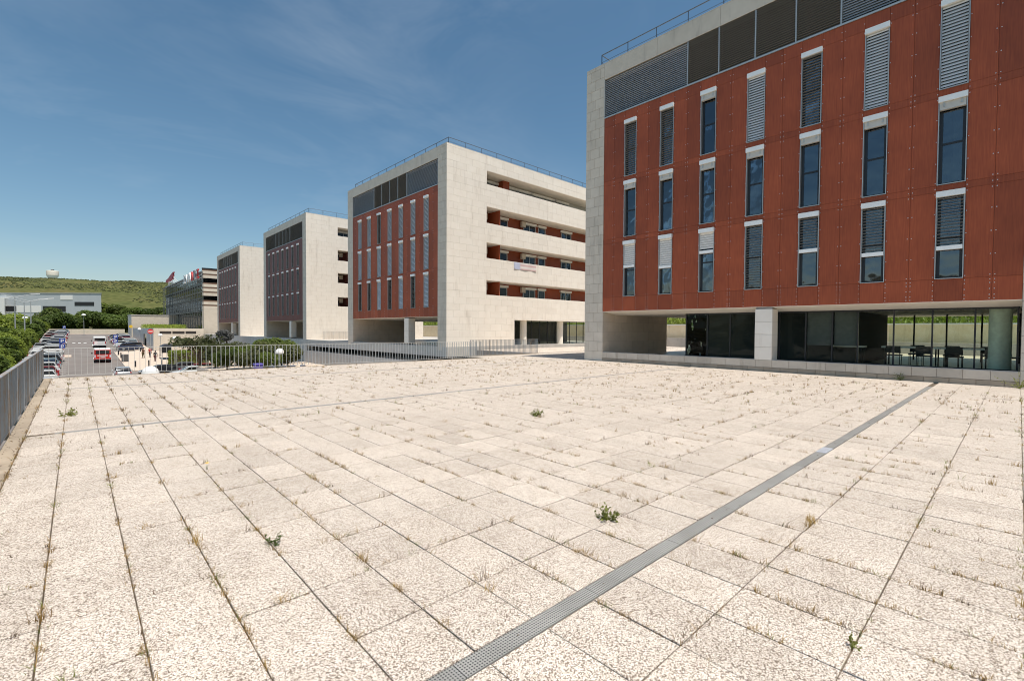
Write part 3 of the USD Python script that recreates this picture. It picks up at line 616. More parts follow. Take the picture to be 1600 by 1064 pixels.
    edges = [I0] + [e for c in WC for e in (I0+c-.335, I0+c+.335)] + [I1]
    zj = [RB, ROWS[0][0]-.024, ROWS[0][1]+.006, ROWS[1][0]-.024, ROWS[1][1]+.006, ROWS[2][0]-.024, ROWS[2][1]+.006, LB-.055]
    for a, c in zip(edges[::2], edges[1::2]):
        n = 2 if c-a > .9 else (2 if c-a > 1.1 else 1)
        for u in range(n):
            for z0, z1 in zip(zj[:-1], zj[1:]): pan.append((a+(c-a)*u/n, a+(c-a)*(u+1)/n, z0, z1))
    def red_face(mb, r):
        global G
        G, g0 = .0022, G; face_x(mb, r, .012, .034); G = g0; return mb
    if detail: 
        for r in sorted(pan, key=lambda r: r[0])[:300]: part(b, "timber_panel", red_face(MB(), r), timber)
    else:
        mb = MB(); [red_face(mb, r) for r in pan]; part(b, "timber_cladding", mb, timber)
    part(b, "louvre_sill", MB().box(-.02, .12, I0+.002, I1-.002, LB-.05, LB), trim)
    if detail:                                                        # fixings in pairs along the joints
        fx = MB()
        mids = [(a+c)/2 for a, c in zip(edges[::2], edges[1::2])]
        pos = []
        for z0, z1 in zip(zj[:-1], zj[1:]):
            zz = [(z0+z1)/2] if z1-z0 < .5 else [z0+.07] + list(np.linspace(z0, z1, 5)[1:-1]) + [z1-.07]
            for m_ in mids: pos += [(m_+s*.05, z) for z in zz for s in (-1, 1)]
            for e in edges[1:-1]: pos += [(e + (.0 if 0 else (-.03 if edges.index(e) % 2 else .03)), z) for z in zz]
        rr_ = .012
        for y, z in pos: fx.add([[.0105,y-rr_,z-rr_],[.0105,y-rr_,z+rr_],[.0105,y+rr_,z+rr_],[.0105,y+rr_,z-rr_],[.006,y-rr_*.5,z-rr_*.5],[.006,y-rr_*.5,z+rr_*.5],[.006,y+rr_*.5,z+rr_*.5],[.006,y+rr_*.5,z-rr_*.5]],
                               [[0,1,5,4],[1,2,6,5],[2,3,7,6],[3,0,4,7],[4,5,6,7]])
        part(b, "fixing_row", fx, alu, kind="stuff")
    # --- louvred top storey
    lbud = [180 if A else 0]
    for (a, c, look) in LOUV:
        m = MB(); m.box(-.005, .14, I0+a-.018 if a else I0+.001, I0+a+.018, LB+.001, LT).box(-.005, .14, I0+c-.018, I0+c+.018 if c < INN-.1 else I1-.001, LB+.001, LT) if detail else m.box(.0, .14, I0+a+.001, I0+a+.03, LB+.001, LT)
        if detail:
            m = MB().box(-.004, .14, I0+a+.002, I0+a+.022, LB+.001, LT).box(-.004, .14, I0+c-.022, I0+c-.002, LB+.001, LT).box(-.003, .139, I0+a+.0225, I0+c-.0225, LB+.002, LB+.02)
        lp = part(b, "louvre_panel", m, trim)
        mat = louvre_mat if look == 'L' and louvre_look else slat_dark
        tilt = .95 if look == 'L' and louvre_look else .15
        sgn = 1 if (look == 'L' and louvre_look) else -1
        ax = np.array([math.cos(tilt), 0, sgn*math.sin(tilt)])*.05; az = np.array([-sgn*math.sin(tilt), 0, math.cos(tilt)])*.004
        n = 21; dz = (LT-LB)/n; allm = MB()
        for k in range(n):
            cc = (.065, I0+(a+c)/2, LB+(k+.5)*dz); hy_ = (0, (c-a)/2-.024, 0)
            if lbud[0] > 0: part(lp, "louvre_slat", MB().obox(cc, ax, hy_, az), mat); lbud[0] -= 1
            else: allm.obox(cc, ax, hy_, az)
        if allm.n: part(lp, "louvre_slats", allm, mat, kind="stuff" if detail else None)
    # --- windows; those nearest the camera get every slat as a piece
    bud = [200 if A else 0]
    for k in range(7):                                                # k counts from the near end
        for row in range(3): window(b, I0+WC[k], *ROWS[row], states[2-row][6-k], detail, bud)
    if A:
        for k, row, side_ in ((6,1,1),(5,1,1),(5,0,1),(6,0,-1),(3,1,1),(4,1,-1),(4,0,1),(0,1,-1),(1,0,1)):
            z0, z1 = ROWS[row]; yc = I0+WC[k]; cm = MB()
            for j in range(6): cm.box(.34+.03*(j % 2), .352+.03*(j % 2), yc+side_*(.28-.05*j)-.03, yc+side_*(.28-.05*j)+.03, z0, z1)
            part(b, "curtain", cm, curtain)
    # --- open ground floor
    so = MB(); gx_ = 1.25 if A else 6.5
    so.hexa([[.02,I0+.002,RB-.012],[gx_,I0+.002,2.385],[gx_,I1-.002,2.385],[.02,I1-.002,RB-.012],[.02,I0+.002,RB+.03],[gx_,I0+.002,RB+.2],[gx_,I1-.002,RB+.2],[.02,I1-.002,RB+.03]])
    so.box(gx_, depth, I0+.002, I1-.002, 2.386, RB+.24); part(b, "soffit", so, soffit_mat)
    fl = MB(); fl.box(.09, depth, I0+.001, I1-.001, -.3, .295); part(b, "hall_floor", fl, floor_mat)
    c0, c1 = col; cb = MB()
    colp = part(b, "column", MB().box(.02, .60, c0+.02, c1-.02, .296, RB-.03), backing)
    for zc in np.arange(.46, 2.45, .5):
        part(colp, "column_panel", face_x(MB(), (c0, c1, zc, min(zc+.5, 2.5)), 0.0, .02), soffit_mat if False else stone_pale)
        part(colp, "column_panel", face_y(MB(), (.02, .62, zc, min(zc+.5, 2.5)), c0, .02), stone_pale)
        part(colp, "column_panel", MB().box(.02, .62, c1-.02, c1, zc+.004, min(zc+.496, 2.5)), stone_pale)
    return b

Dk, Lt, Op = (1, 'D'), (1, 'L'), (0, None)
sA = [[Dk, Dk, Op, Lt, Dk, Lt, Lt],
      [Op, Op, Op, Op, Op, Op, Op],
      [(.40, 'W'), (.48, 'W'), (.30, 'W'), Dk, (.46, 'D'), (.60, 'D'), (.60, 'D')]]
sB = [[Lt, Lt, Dk, Lt, Lt, Lt, Lt], [Lt, Lt, Lt, Lt, Lt, Lt, Lt], [Dk, Dk, Lt, Dk, Lt, Dk, Lt]]
sC = [[Dk]*7, [Dk]*7, [Dk]*7]
YA = -1.19
bA = block("nearest red timber-fronted apartment block at the right edge, glazed hall beneath", YA, sA, 2, red, 12.5, (7.76, 8.40), True, False, False)
bB = block("second apartment block with red front and pale stone side with balconies", 28.6, sB, 1, red, 20.0, (5.35, 6.05), True, True, True)
bC = block("third apartment block with plum-coloured front, half hidden behind the second", 57.2, sC, 0, purple, 16.0, (5.3, 6.0), False, True, True)
bD = block("fourth and farthest apartment block, stained pale side wall and plum front", 87.6, sC, 0, purple, 16.0, (5.3, 6.0), False, False, True)
# near block: plinth, glazed hall
I0, I1 = LEG, WID-LEG
off = lambda y: y - YA
k = 0
for y in np.arange(-.04, 14.7, .6):
    a, c = off(y), min(off(y)+.6, I1-.003)
    part(bA, "plinth_block", face_x(MB(), (a, c, .17, .455), .0, .088), stone_plinth)
for y in np.arange(-.34, 14.7, .6):
    a, c = max(off(y), I0+.003), min(off(y)+.6, I1-.003)
    part(bA, "plinth_block", face_x(MB(), (a, c, -.02, .168), -.004, .09), stone_low)
part(bA, "plinth_cap", MB().box(.10, .55, I0+.002, I1-.002, .296, .43).box(.012, .10, I0+.002, I1-.002, .452, .47), concrete)
part(bA, "hall_kerb", MB().box(1.15, 1.35, off(0.0), off(10.75), .296, .44), black_frame)
mull = [0.03, 0.97, 2.0, 3.02, 4.06, 4.86, 5.75, 6.7, 7.65, 8.68, 9.7, 10.72]
for y in mull: part(bA, "mullion", MB().box(1.22, 1.30, off(y)-.022, off(y)+.022, .441, 2.384), black_frame)
for a, c in zip(mull[:-1], mull[1:]): part(bA, "hall_pane", MB().box(1.255, 1.267, off(a)+.023, off(c)-.023, .441, 2.384), glass_hall)
part(bA, "hall_pane", MB().box(1.30, 8.6, off(10.72)-.006, off(10.72)+.006, .296, 2.384), glass_hall)
for y in np.arange(-.02, 4.6, 1.13):
    part(bA, "rear_mullion", MB().box(8.95, 9.03, off(y)-.03, off(y)+.03, .296, 2.384), black_frame)
part(bA, "rear_pane", MB().box(8.985, 8.995, off(-.02), off(4.3), .296, 2.384), glass_hall)
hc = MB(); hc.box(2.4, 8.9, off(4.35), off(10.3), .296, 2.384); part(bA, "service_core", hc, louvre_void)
part(bA, "head_beam", MB().box(1.20, 1.32, off(0), off(10.75), 2.33, 2.383), black_frame)
for y0_, y1_ in ((4.88, 5.72), (4.1, 4.82)): part(bA, "roller_blind", MB().box(1.36, 1.37, off(y0_), off(y1_), 1.05, 2.38), plain("roller_look", (0.10,0.10,0.10), .8) if y0_ > 4.5 else stage and UsdShade.Material.Get(stage, "/World/Looks/roller_look"))
part(bA, "round_column", MB().lathe([(.27, .296), (.27, 2.385)], 24, (1.95, off(.42), 0)), plain("column_green", (0.74,0.80,0.70), .7), smooth=30)

# ------------------------------------------------------------------ hall furniture seen through the glass
tab = xform("meeting_table", "white-topped meeting table at the right end of the glazed hall", "table", loc=(0,0,0))
part(tab, "tabletop", MB().cham(-.45, .45, -.84, .84, .69, .75, .008), white)
for sx_ in (-.38, .38):
    for sy_ in (-.72, .72): part(tab, "leg", MB().tube((sx_, sy_, 0), (sx_, sy_, .70), .022), black_frame)
place(tab, (23.0, 1.05, .296))
dup(tab, (23.1, 2.75, .296), label="white-topped meeting table in the middle of the glazed hall")
dup(tab, (22.4, 4.55, .296), rz=0.0, sc=(.6,.6,1), label="small white-topped table by the dark core of the glazed hall")
ch = xform("meeting_chair", "dark chair pushed up to the hall tables behind the glass", "chair", "chairs at the hall tables")
part(ch, "seat", MB().cham(-.22, .22, -.22, .22, .42, .47, .015), black_frame); part(ch, "backrest", MB().hexa([[-.22,.19,.52],[.22,.19,.52],[.22,.23,.52],[-.22,.23,.52],[-.21,.24,.78],[.21,.24,.78],[.21,.27,.78],[-.21,.27,.78]]), black_frame)
for sx_ in (-.19, .19):
    part(ch, "leg", MB().tube((sx_, -.19, 0), (sx_, -.19, .42), .013, n=6), black_frame); part(ch, "leg", MB().tube((sx_, .21, 0), (sx_, .21, .54), .013, n=6), black_frame)
spots = [(22.25, .55, math.pi/2), (22.25, 1.5, math.pi/2), (22.3, 2.3, math.pi/2), (22.3, 3.15, math.pi/2), (23.8, .7, -math.pi/2), (23.85, 1.7, -math.pi/2), (23.9, 2.7, -math.pi/2), (23.0, 0.0, 0.2)]
place(ch, (spots[0][0], spots[0][1], .296), spots[0][2])
for s in spots[1:]: dup(ch, (s[0], s[1], .296), s[2], label="dark chair pushed up to the hall tables behind the glass", group="chairs at the hall tables")

# garden wall and bank behind the near block
wall_warm = stone("garden_wall_look", (0.74,0.60,0.38), (0.86,0.76,0.56), vary=0.0, stain=(0.38,0.30,0.18), stain_amt=0.5)
gw = xform("garden_wall", "weathered yellowish retaining wall behind the near building", "wall")
part(gw, "wall", MB().box(44.0, 44.4, -40, 90, -.5, 2.1), wall_warm); part(gw, "coping", MB().box(43.95, 44.45, -40, 90, 2.101, 2.2), white)
thing("back_yard", MB().box(32.5, 43.99, -40, 16.03, -.5, .05).box(20.0, 32.49, -40, YA-.02, -.5, .05), pave_pink, "narrow paved yard behind the near building", kind="structure")
part(gw, "lower_wall", MB().box(43.0, 43.4, -40, 60, -.3, .85), concrete)
bank = grid_mesh(np.array([44.4, 50, 70.0]), np.linspace(-40, 90, 12), lambda X, Y: 1.7 + (X-44.4)*.12)
thing("garden_bank", bank, earth, "grassy bank above the garden wall behind the near building", kind="structure")

ob2 = xform("office_block", "long grey office block across the car park, mirrored in the lower windows", "building", loc=(-58, -12, -5))
part(ob2, "wall", MB().box(0, 12, 0, 46, 0, 12.0), concrete); part(ob2, "roof", MB().box(-.4, 12.6, -.4, 46.4, 12.001, 12.5), soffit_mat)
for k in range(3): part(ob2, "window_band", MB().box(12.01, 12.06, 1, 45, 2+k*3.4, 4.1+k*3.4), black_frame)
# banner on the second block
bn = MB(); bx = np.linspace(26.7, 29.3, 9)
for a, c in zip(bx[:-1], bx[1:]): bn.quad((a, 28.6-.03-.02*math.sin(a*5), 6.62), (c, 28.6-.03-.02*math.sin(c*5), 6.60), (c, 28.6-.02, 7.16), (a, 28.6-.02, 7.18))
ban = M("banner_look", {"g": ("geometry", {}), "s": ("separate_xyz", {}), "w": ("wave_texture", {"wave_type": "bands", "bands_direction": "z", "scale": 0.9, "distortion": 0.6}),
    "r": ("rgb_ramp", {"ramp": [(0.0, (0.56,0.36,0.34)), (0.5, (0.64,0.53,0.49)), (1.0, (0.70,0.64,0.59))]}),
    "m": ("map_range", {"from_min": 27.3, "from_max": 27.5, "to_min": 1.0, "to_max": 0.0, "clamp": True}), "x": ("mix_color", {"b": (0.46,0.48,0.60)}), "p": ("principled_bsdf", {"roughness": 0.9})},
    [("g.position", "s.vector"), ("g.position", "w.vector"), ("w.fac", "r.fac"), ("s.x", "m.value"), ("r.color", "x.a"), ("m.result", "x.fac"), ("x.result", "p.base_color")])
thing("banner", bn, ban, "faded striped cloth banner hung over a balcony of the second building", "banner")

# ------------------------------------------------------------------ glass block with the steel lattice beyond the red blocks
ob = xform("office_building", "dark glass office block wrapped in a steel lattice, striped stone end wall", "building", loc=(X0, 119.0, 0))
OL, OD = 62.0, 24.0; lattice_mat = plain('lattice_look', (0.10,0.11,0.108), .5, .2)
part(ob, "glass_wall", MB().box(.9, 1.0, .4, OL, 5.2, 13.9), glass_tower)
part(ob, "lower_glass", MB().box(1.4, 1.5, .4, OL-14, 1.5, 5.19), glass_hall)
part(ob, "inner_wall", MB().box(2.6, OD, .6, OL, 5.2, 13.8).box(3.5, OD, .6, OL-14, -1, 5.19), room_dark)
part(ob, "roof", MB().box(.6, OD, .3, OL, 13.81, 14.15), concrete)
for z in (5.2, 8.0, 11.0): part(ob, "floor_band", MB().box(.55, .89, .4, OL, z, z+.35), black_frame)
for yy in np.arange(0.0, OL+.1, 3.1): part(ob, "lattice_post", MB().box(.05, .17, yy-.05, yy+.05, 1.5 if yy < OL-14 else 5.2, 13.6), lattice_mat)
for z in np.arange(5.4, 13.7, .82): part(ob, "lattice_bar", MB().box(.0, .049, 0, OL+2, z-.03, z+.03), lattice_mat)
for z in (5.2, 9.4, 13.6): part(ob, "walkway", MB().box(.18, .55, .4, OL+2, z-.06, z), grey_metal)
part(ob, "base_wall", MB().box(.0, OD, 0, .39, -1.0, 5.6), cream)
for k in range(9):
    z = 5.62 + k*.945
    if k in (2, 6): part(ob, "window_band", MB().box(.02, OD, .05, .39, z, z+.93), glass_tower)
    else: part(ob, "stone_band", MB().box(.0, OD, 0, .39, z, z+.62), cream); part(ob, "timber_band", MB().box(.03, OD, .04, .39, z+.621, z+.944), plain("brown_band", (0.17,0.10,0.065), .7) if k == 0 else UsdShade.Material.Get(stage, "/World/Looks/brown_band"))
part(ob, "parapet", MB().box(0, OD, 0, .4, 14.13, 14.4), black_frame)
part(ob, "support_pier", MB().box(.6, 2.6, OL-12, OL-10, -1, 5.19), cream)
sg = xform("rooftop_sign", "row of tall white and red letters on the lattice office roof edge", "sign", loc=(X0, 119.0, 0))
def letter(ch_, mat, y, h, z):
    m = meshkit.text_mesh(ch_, h, .25, bold=True); v = np.array(m.vertices); mb = MB()
    w = v[:, 0]
    mb.add(np.stack([-.15-v[:, 2]*-1-.25, y - w*1.9, z + v[:, 1]], 1), m.faces[:, ::-1] if False else m.faces); return part(sg, "letter", mb, mat)
yy = 21.5
for ch_, mat in (("I", white), ("V", white), ("A", white), ("M", red_sign), ("I", grey_metal), ("I", red_sign)):
    letter(ch_, mat, yy, 1.9, 12.4); yy -= 3.4
part(sg, "sign_rail", MB().box(-.25, -.1, .5, 27, 12.25, 12.35), grey_metal)
lg = xform("rooftop_emblem", "dark red winged emblem on a white frame above the lattice office roof", "sign", loc=(X0, 166.0, 14.1))
em = trimesh.creation.extrude_polygon(__import__("shapely").geometry.Polygon([(-5,0.6),(-4.6,2.0),(-2,2.4),(0.5,3.6),(3.4,4.6),(4.6,4.3),(3.2,3.4),(4.2,2.6),(2.6,1.8),(3.4,0.6),(1.4,0.9),(0.2,0.0),(-1.2,0.9),(-3,0.2)]), .3)
ev = np.array(em.vertices); part(lg, "emblem", MB().add(np.stack([ev[:, 2], -ev[:, 0]*1.7, ev[:, 1]*.5+.6], 1), em.faces), plain("emblem_red", (0.36,0.02,0.04), .5))
for yv in (-4, -1.5, 1.5, 4): part(lg, "strut", MB().tube((.15, yv, -.2), (.15, yv, 1.4), .09), white); part(lg, "strut", MB().tube((1.8, yv, -.2), (.3, yv, 1.8), .07), white)
# cream car park entrance block in front of it
cb_ = xform("parking_entrance", "low cream block with slot windows and flat planted roof beside the car park", "building", loc=(11.4, 117.9, -3.3))
part(cb_, "front_wall", MB().box(0, 8.54, 0, .3, -.6, 3.55).box(0, 8.54, 0, .3, 4.12, 4.7), cream)
part(cb_, "jamb", MB().box(0, 1.0, 0, .3, 3.551, 4.119).box(7.2, 8.54, 0, .3, 3.551, 4.119).box(2.95, 3.1, .02, .28, 3.551, 4.119).box(5.2, 5.35, .02, .28, 3.551, 4.119), cream)
part(cb_, "slot_window", MB().box(1.0, 7.2, .18, .2, 3.551, 4.119), room_dark)
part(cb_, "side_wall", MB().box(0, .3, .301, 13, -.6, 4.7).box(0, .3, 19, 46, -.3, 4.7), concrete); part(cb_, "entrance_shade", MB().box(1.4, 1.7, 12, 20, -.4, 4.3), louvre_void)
part(cb_, "roof", MB().box(.301, 8.54, .301, 46, 4.3, 4.69), concrete); part(cb_, "lintel", MB().box(0, .3, 13.01, 18.99, 3.4, 4.7), concrete)
fb = xform("annex_building", "small plain cream annex at the far end of the car park", "building", loc=(11.4, 168, 0))
part(fb, "wall", MB().box(0, 14, 0, 12, -1.5, 4.9), cream); part(fb, "roof", MB().box(-.1, 14.1, -.1, 12.1, 4.901, 5.15), concrete); part(fb, "door", MB().box(2, 3.1, -.05, -.001, -1.2, 1.2), grey_metal)
ewx = MB(); ewx.box(-9, 11.2, 189, 189.5, -1.5, .95)
ew = thing("boundary_wall", ewx, cream, "low cream wall closing the far end of the car park", "wall")

# grey industrial shed and water tower far off
sh = xform("industrial_shed", "long pale grey corrugated shed below the hill at far left", "building", loc=(0, 0, 0))
shm = M("shed_look", {"g": ("geometry", {}), "w": ("wave_texture", {"wave_type": "bands", "bands_direction": "x", "scale": 0.7}), "r": ("rgb_ramp", {"ramp": [(0.0, (0.46,0.49,0.51)), (1.0, (0.58,0.61,0.63))]}), "p": ("principled_bsdf", {"roughness": 0.5, "metallic": 0.2})},
    [("g.position", "w.vector"), ("w.fac", "r.fac"), ("r.color", "p.base_color")])
a_, c_ = np.array([10.5, 345.5]), np.array([-75.0, 428.0]); d_ = (c_-a_)/np.linalg.norm(c_-a_); n_ = np.array([-d_[1], d_[0]]); n_ = a_/np.linalg.norm(a_); Lh = np.linalg.norm(c_-a_)
def sb(s0, s1, t0, t1, z0, z1, mat, name):
    P = lambda s, t: a_ + d_*s + n_*t
    q_ = [P(s1,t0), P(s0,t0), P(s0,t1), P(s1,t1)]
    part(sh, name, MB().hexa([[*p, z0] for p in q_] + [[*p, z1] for p in q_]), mat)
sb(0, Lh, 0, 40, 5, 20.0, shm, "wall"); sb(-.3, Lh+.3, -.3, 40.3, 20.001, 20.4, grey_metal, "roof")
sb(4, 15, -.15, -.01, 13.3, 15.4, black_frame, "window"); sb(16, 23, -.2, -.01, 16.6, 19.0, white, "sign_panel")
sb(34, Lh, -.15, -.01, 9.5, 13.2, white, "loading_band"); sb(48, Lh, -.25, -.16, 10.0, 13.0, black_frame, "window"); sb(54, 58, -4, -.3, 8, 17.5, white, "stair_tower"); sb(20, 33, -.15, -.01, 10.0, 13.0, black_frame, "window")
wt = xform("water_tower", "squat pale water tank on the crest of the hill", "water tower", loc=(-22.9, 924.0, 69.5))
part(wt, "tank", MB().lathe([(4.9, .6), (6.3, 3.2), (6.6, 4.2), (6.6, 9.8), (6.2, 10.5), (0.01, 11.2)], 32), soffit_mat, smooth=40)
part(wt, "stem", MB().lathe([(4.6, -4), (4.6, .7)], 24), grey_metal, smooth=40); part(wt, "hatch", MB().lathe([(1.8, 11.0), (1.8, 12.1), (.01, 12.2)], 16), black_frame)

# ------------------------------------------------------------------ trees and shrubs
def crown(seed, R, lobes, n, size, flat=.75, hollow=.55):
    g = np.random.default_rng(seed); cs = []
    for k in range(lobes):
        a = g.uniform(0, 2*math.pi); e = g.uniform(-.5, 1); cs.append((np.array([math.cos(a)*math.cos(e)*R*.62, math.sin(a)*math.cos(e)*R*.62, math.sin(e)*R*flat*.6]), R*g.uniform(.28, .52)))
    cs.append((np.zeros(3), R*.6))
    w = np.array([c[1]**2 for c in cs]); idx = g.choice(len(cs), n, p=w/w.sum()); C = np.array([c[0] for c in cs])[idx]; rad = np.array([c[1] for c in cs])[idx]
    d = g.normal(size=(n, 3)); d /= np.linalg.norm(d, axis=1)[:, None]; r = g.uniform(hollow, 1.08, n)**.6
    P = C + d*(rad*r)[:, None]*np.array([1, 1, flat])
    nn = d*.8 + np.array([0, 0, .75]) + g.normal(size=(n, 3))*.5; nn /= np.linalg.norm(nn, axis=1)[:, None]; a = np.cross(nn, g.normal(size=(n, 3))); a /= np.linalg.norm(a, axis=1)[:, None]; b_ = np.cross(nn, a)
    s = size*g.uniform(.6, 1.35, n)[:, None]
    v = np.stack([P-a*s, P-b_*s*.55, P+a*s, P+b_*s*.55], 1).reshape(-1, 3); i = np.arange(n)*4
    return MB().add(v, np.stack([i, i+1, i+2, i+3], 1))
def tree(name, label, group, seed, R, h, lobes, n, size, mat, flat=.75, hollow=.55, category="tree", cz=None):
    t = xform(name, label, category, group); g = np.random.default_rng(seed)
    tr = MB(); zc = h - R*flat*.9 if cz is None else h*cz; tr.tube((0,0,-.3), (.05*R, 0, zc*.6), .05*R+.05, .035*R+.04, 9); tr.tube((.05*R,0,zc*.6-.02), (0,.05*R,zc), .035*R+.04, .02*R+.02, 8)
    for k in range(7):
        a = k*2*math.pi/7+g.uniform(-.3,.3); tr.tube((.05*R, 0, zc*g.uniform(.55,.8)), (math.cos(a)*R*.65, math.sin(a)*R*.65, zc+R*flat*g.uniform(-.1,.5)), .02*R+.02, .008*R+.006, 6)
    part(t, "trunk", tr, bark); m = crown(seed, R, lobes, n, size, flat, hollow); m.v = [v + np.array([0, 0, zc]) for v in m.v]; part(t, "crown", m, mat); return t
GB = "bushy trees in the band behind the car park's end wall"; LB_ = "dense dark green tree in the band behind the car park's end wall"
tb = tree("broadleaf_tree", LB_, GB, 11, 4.2, 6.4, 12, 6200, .30, leaf_dark, flat=.85, cz=.42)
tb2 = tree("broadleaf_tree", LB_, GB, 12, 4.0, 6.0, 10, 6000, .28, leaf_mid, flat=.85, cz=.42)
tb3 = tree("broadleaf_tree", LB_, GB, 13, 4.0, 5.6, 11, 6000, .28, leaf_lime, flat=.85, cz=.42); bandpos = []
for k in range(34):
    x = -62 + k*2.9 + rng.uniform(-.8, .8); y = 199 + (k*37 % 5)*5.5 + rng.uniform(-2, 2); bandpos.append((x, y))
BL = [(tb, (-60, 203, 0)), (tb2, (-56, 214, 0)), (tb3, (-3, 206, 0))]
place(tb3, (-3, 206, float(gz(0, 206))), 2.0)
place(tb, (-60, 203, float(gz(0, 203))), .3); place(tb2, (-56, 214, float(gz(0, 214))), 1.3)
for k in range(26):
    bandpos.append((4 + (k*29 % 26)*5.2 + rng.uniform(-1,1), 235 + (k*17 % 26)*7.5))
for k, (x, y) in enumerate(bandpos[2:]):
    s = rng.uniform(.82, 1.18)*(1 + max(0, y-230)/260); BL.append((dup((tb, tb2, tb3)[(k*5) % 7 % 3], (x, y, float(gz(x, y))), rng.uniform(0, 6.28), (s, s, s*rng.uniform(.85, 1.1)), label=LB_, group=GB), (x, y, 0)))
relabel(BL, "{} bushy tree from the left in the band behind the end wall")
GL = "leafy trees along the left side of the car park"
LL = "bright yellow-green leafy tree along the left side of the car park"; LD = "dark green leafy tree along the left side of the car park"
GL2 = "dark trees along the left side of the car park"
tl = tree("roadside_tree", LL, GL, 21, 3.2, 5.4, 11, 6500, .22, leaf_lime, flat=.9, cz=.45); td = tree("roadside_tree", LD, GL2, 22, 3.3, 5.6, 11, 6500, .22, leaf_dark, flat=.9, cz=.45)
fl_, fd_ = True, True; LP = {True: [], False: []}
for k, y in enumerate(np.arange(62, 182, 5.2)):
    for row, xb in enumerate((-8.6, -13.0, -18.5)):
        x = xb + rng.uniform(-1, 1); s = rng.uniform(.7, .95) if row == 0 else rng.uniform(.9, 1.3); lime = bool((k*3+row*2) % 5 in (0, 2, 3) and y > 80)
        if row == 0 and y < 70: continue
        p, sc_ = (x, y+rng.uniform(-1.5,1.5), float(gz(x, y))), (s, s, s*rng.uniform(.85,1.1)); rz = rng.uniform(0, 6.28)
        LP[lime].append((None, p))
        if lime and fl_: LP[lime][-1] = (tl, p)
        elif not lime and fd_: LP[lime][-1] = (td, p)
        if lime and fl_: place(tl, p, rz, sc_); fl_ = False
        elif not lime and fd_: place(td, p, rz, sc_); fd_ = False
        else: LP[lime][-1] = (dup(tl if lime else td, p, rz, sc_, label=LL if lime else LD, group=GL if lime else GL2), p)
for k, y in enumerate(np.arange(70, 180, 3.4)):
    x = -7.3 + rng.uniform(-.3, .3); s = rng.uniform(.30, .46); lime = bool(k % 3 != 1); p = (x, y, float(gz(x, y)))
    LP[lime].append((dup(tl if lime else td, p, rng.uniform(0, 6.28), (s, s, s*rng.uniform(.85, 1.2)), label=LL, group=GL if lime else GL2), p))
relabel(LP[True], "bright yellow-green tree, {} from the left of its kind beside the car park")
relabel(LP[False], "dark green leafy tree, {} from the left of its kind beside the car park")
# garden between plaza and the blocks
ts = tree("spreading_tree", "sparse spreading tree with bare forked trunk right of the parking lane", None, 31, 2.9, 5.6, 9, 1500, .17, leaf_olive, flat=.42, hollow=.2); place(ts, (9.5, 59.0, -4.7), .4)
shr = []
GS = "bushy shrubs on the planted terrace behind the long railing"; LS = "bushy olive-green shrub on the planted terrace behind the long railing"
sh1 = tree("garden_shrub", LS, GS, 33, 2.1, 3.9, 10, 5200, .12, leaf_olive, flat=.85, category="shrub", cz=.46); sh2 = tree("garden_shrub", LS, GS, 34, 1.9, 3.5, 9, 5200, .12, leaf_mid, flat=.85, category="shrub", cz=.46)
pos_ = [(12.6, 56.5), (14.2, 50.6), (13.4, 48.4), (15.6, 51.6), (11.2, 57.6), (15.2, 55.4), (11.6, 47.6), (12.6, 45.8), (14.8, 47.4), (10.4, 50.6), (10.2, 54.5), (12.0, 51.5)]
sz_ = [.80, .98, .85, 1.0, .72, .92, .62, .62, .8, .66, .62, .78]
for k, (x, y) in enumerate(pos_):
    s = sz_[k]
    if k == 0: place(sh1, (x, y, -2.4), 1.0, (s, s, s))
    elif k == 1: place(sh2, (x, y, -2.4), 2.0, (s, s, s))
    else: shr.append((dup((sh1, sh2)[k % 2], (x, y, -2.4), rng.uniform(0, 6.28), (s, s, s), label=LS, group=GS), (x, y, 0)))
relabel(shr + [(sh1, (*pos_[0], 0)), (sh2, (*pos_[1], 0))], "{} bushy shrub from the left on the planted terrace behind the long railing")
jac = tree("jacaranda_tree", "small violet-flowering tree in front of the fourth building", None, 36, 2.2, 6.4, 8, 2400, .2, leaf_violet, flat=.6); place(jac, (17.2, 84.0, -4.4), 0, (.72,.72,.9))
hd = xform("hedge", "clipped green hedge beside the footway behind the thin railing", "hedge", loc=(13.2, 90.5, float(gz(0,90.5))))
g_ = np.random.default_rng(5); n = 5000; P = np.stack([g_.uniform(-2.6, 2.6, n), g_.uniform(-1.2, 1.2, n), g_.uniform(0, 2.3, n)], 1); a = g_.normal(size=(n,3)); a /= np.linalg.norm(a,axis=1)[:,None]; b2 = np.cross(a, g_.normal(size=(n,3))); b2 /= np.linalg.norm(b2,axis=1)[:,None]
i = np.arange(n)*4; part(hd, "leaves", MB().add(np.stack([P-a*.14, P-b2*.07, P+a*.14, P+b2*.07], 1).reshape(-1,3), np.stack([i,i+1,i+2,i+3],1)), leaf_lime); part(hd, "stems", MB().box(-2.3, 2.3, -.9, .9, -.2, 1.9), bark)
n = 26000; P = np.stack([g_.uniform(44.5, 54, n), g_.uniform(-35, 85, n), g_.uniform(0, 1, n)], 1); P[:, 2] = 1.7+(P[:,0]-44.4)*.12 + P[:,2]**2*2.0*meshkit.noise(np.stack([P[:,0]*.5, P[:,1]*.5, P[:,0]*0], -1), 4)
a = g_.normal(size=(n,3)); a[:, 2] = abs(a[:,2])+.8; a /= np.linalg.norm(a,axis=1)[:,None]; b2 = np.cross(a, g_.normal(size=(n,3))); b2 /= np.linalg.norm(b2,axis=1)[:,None]
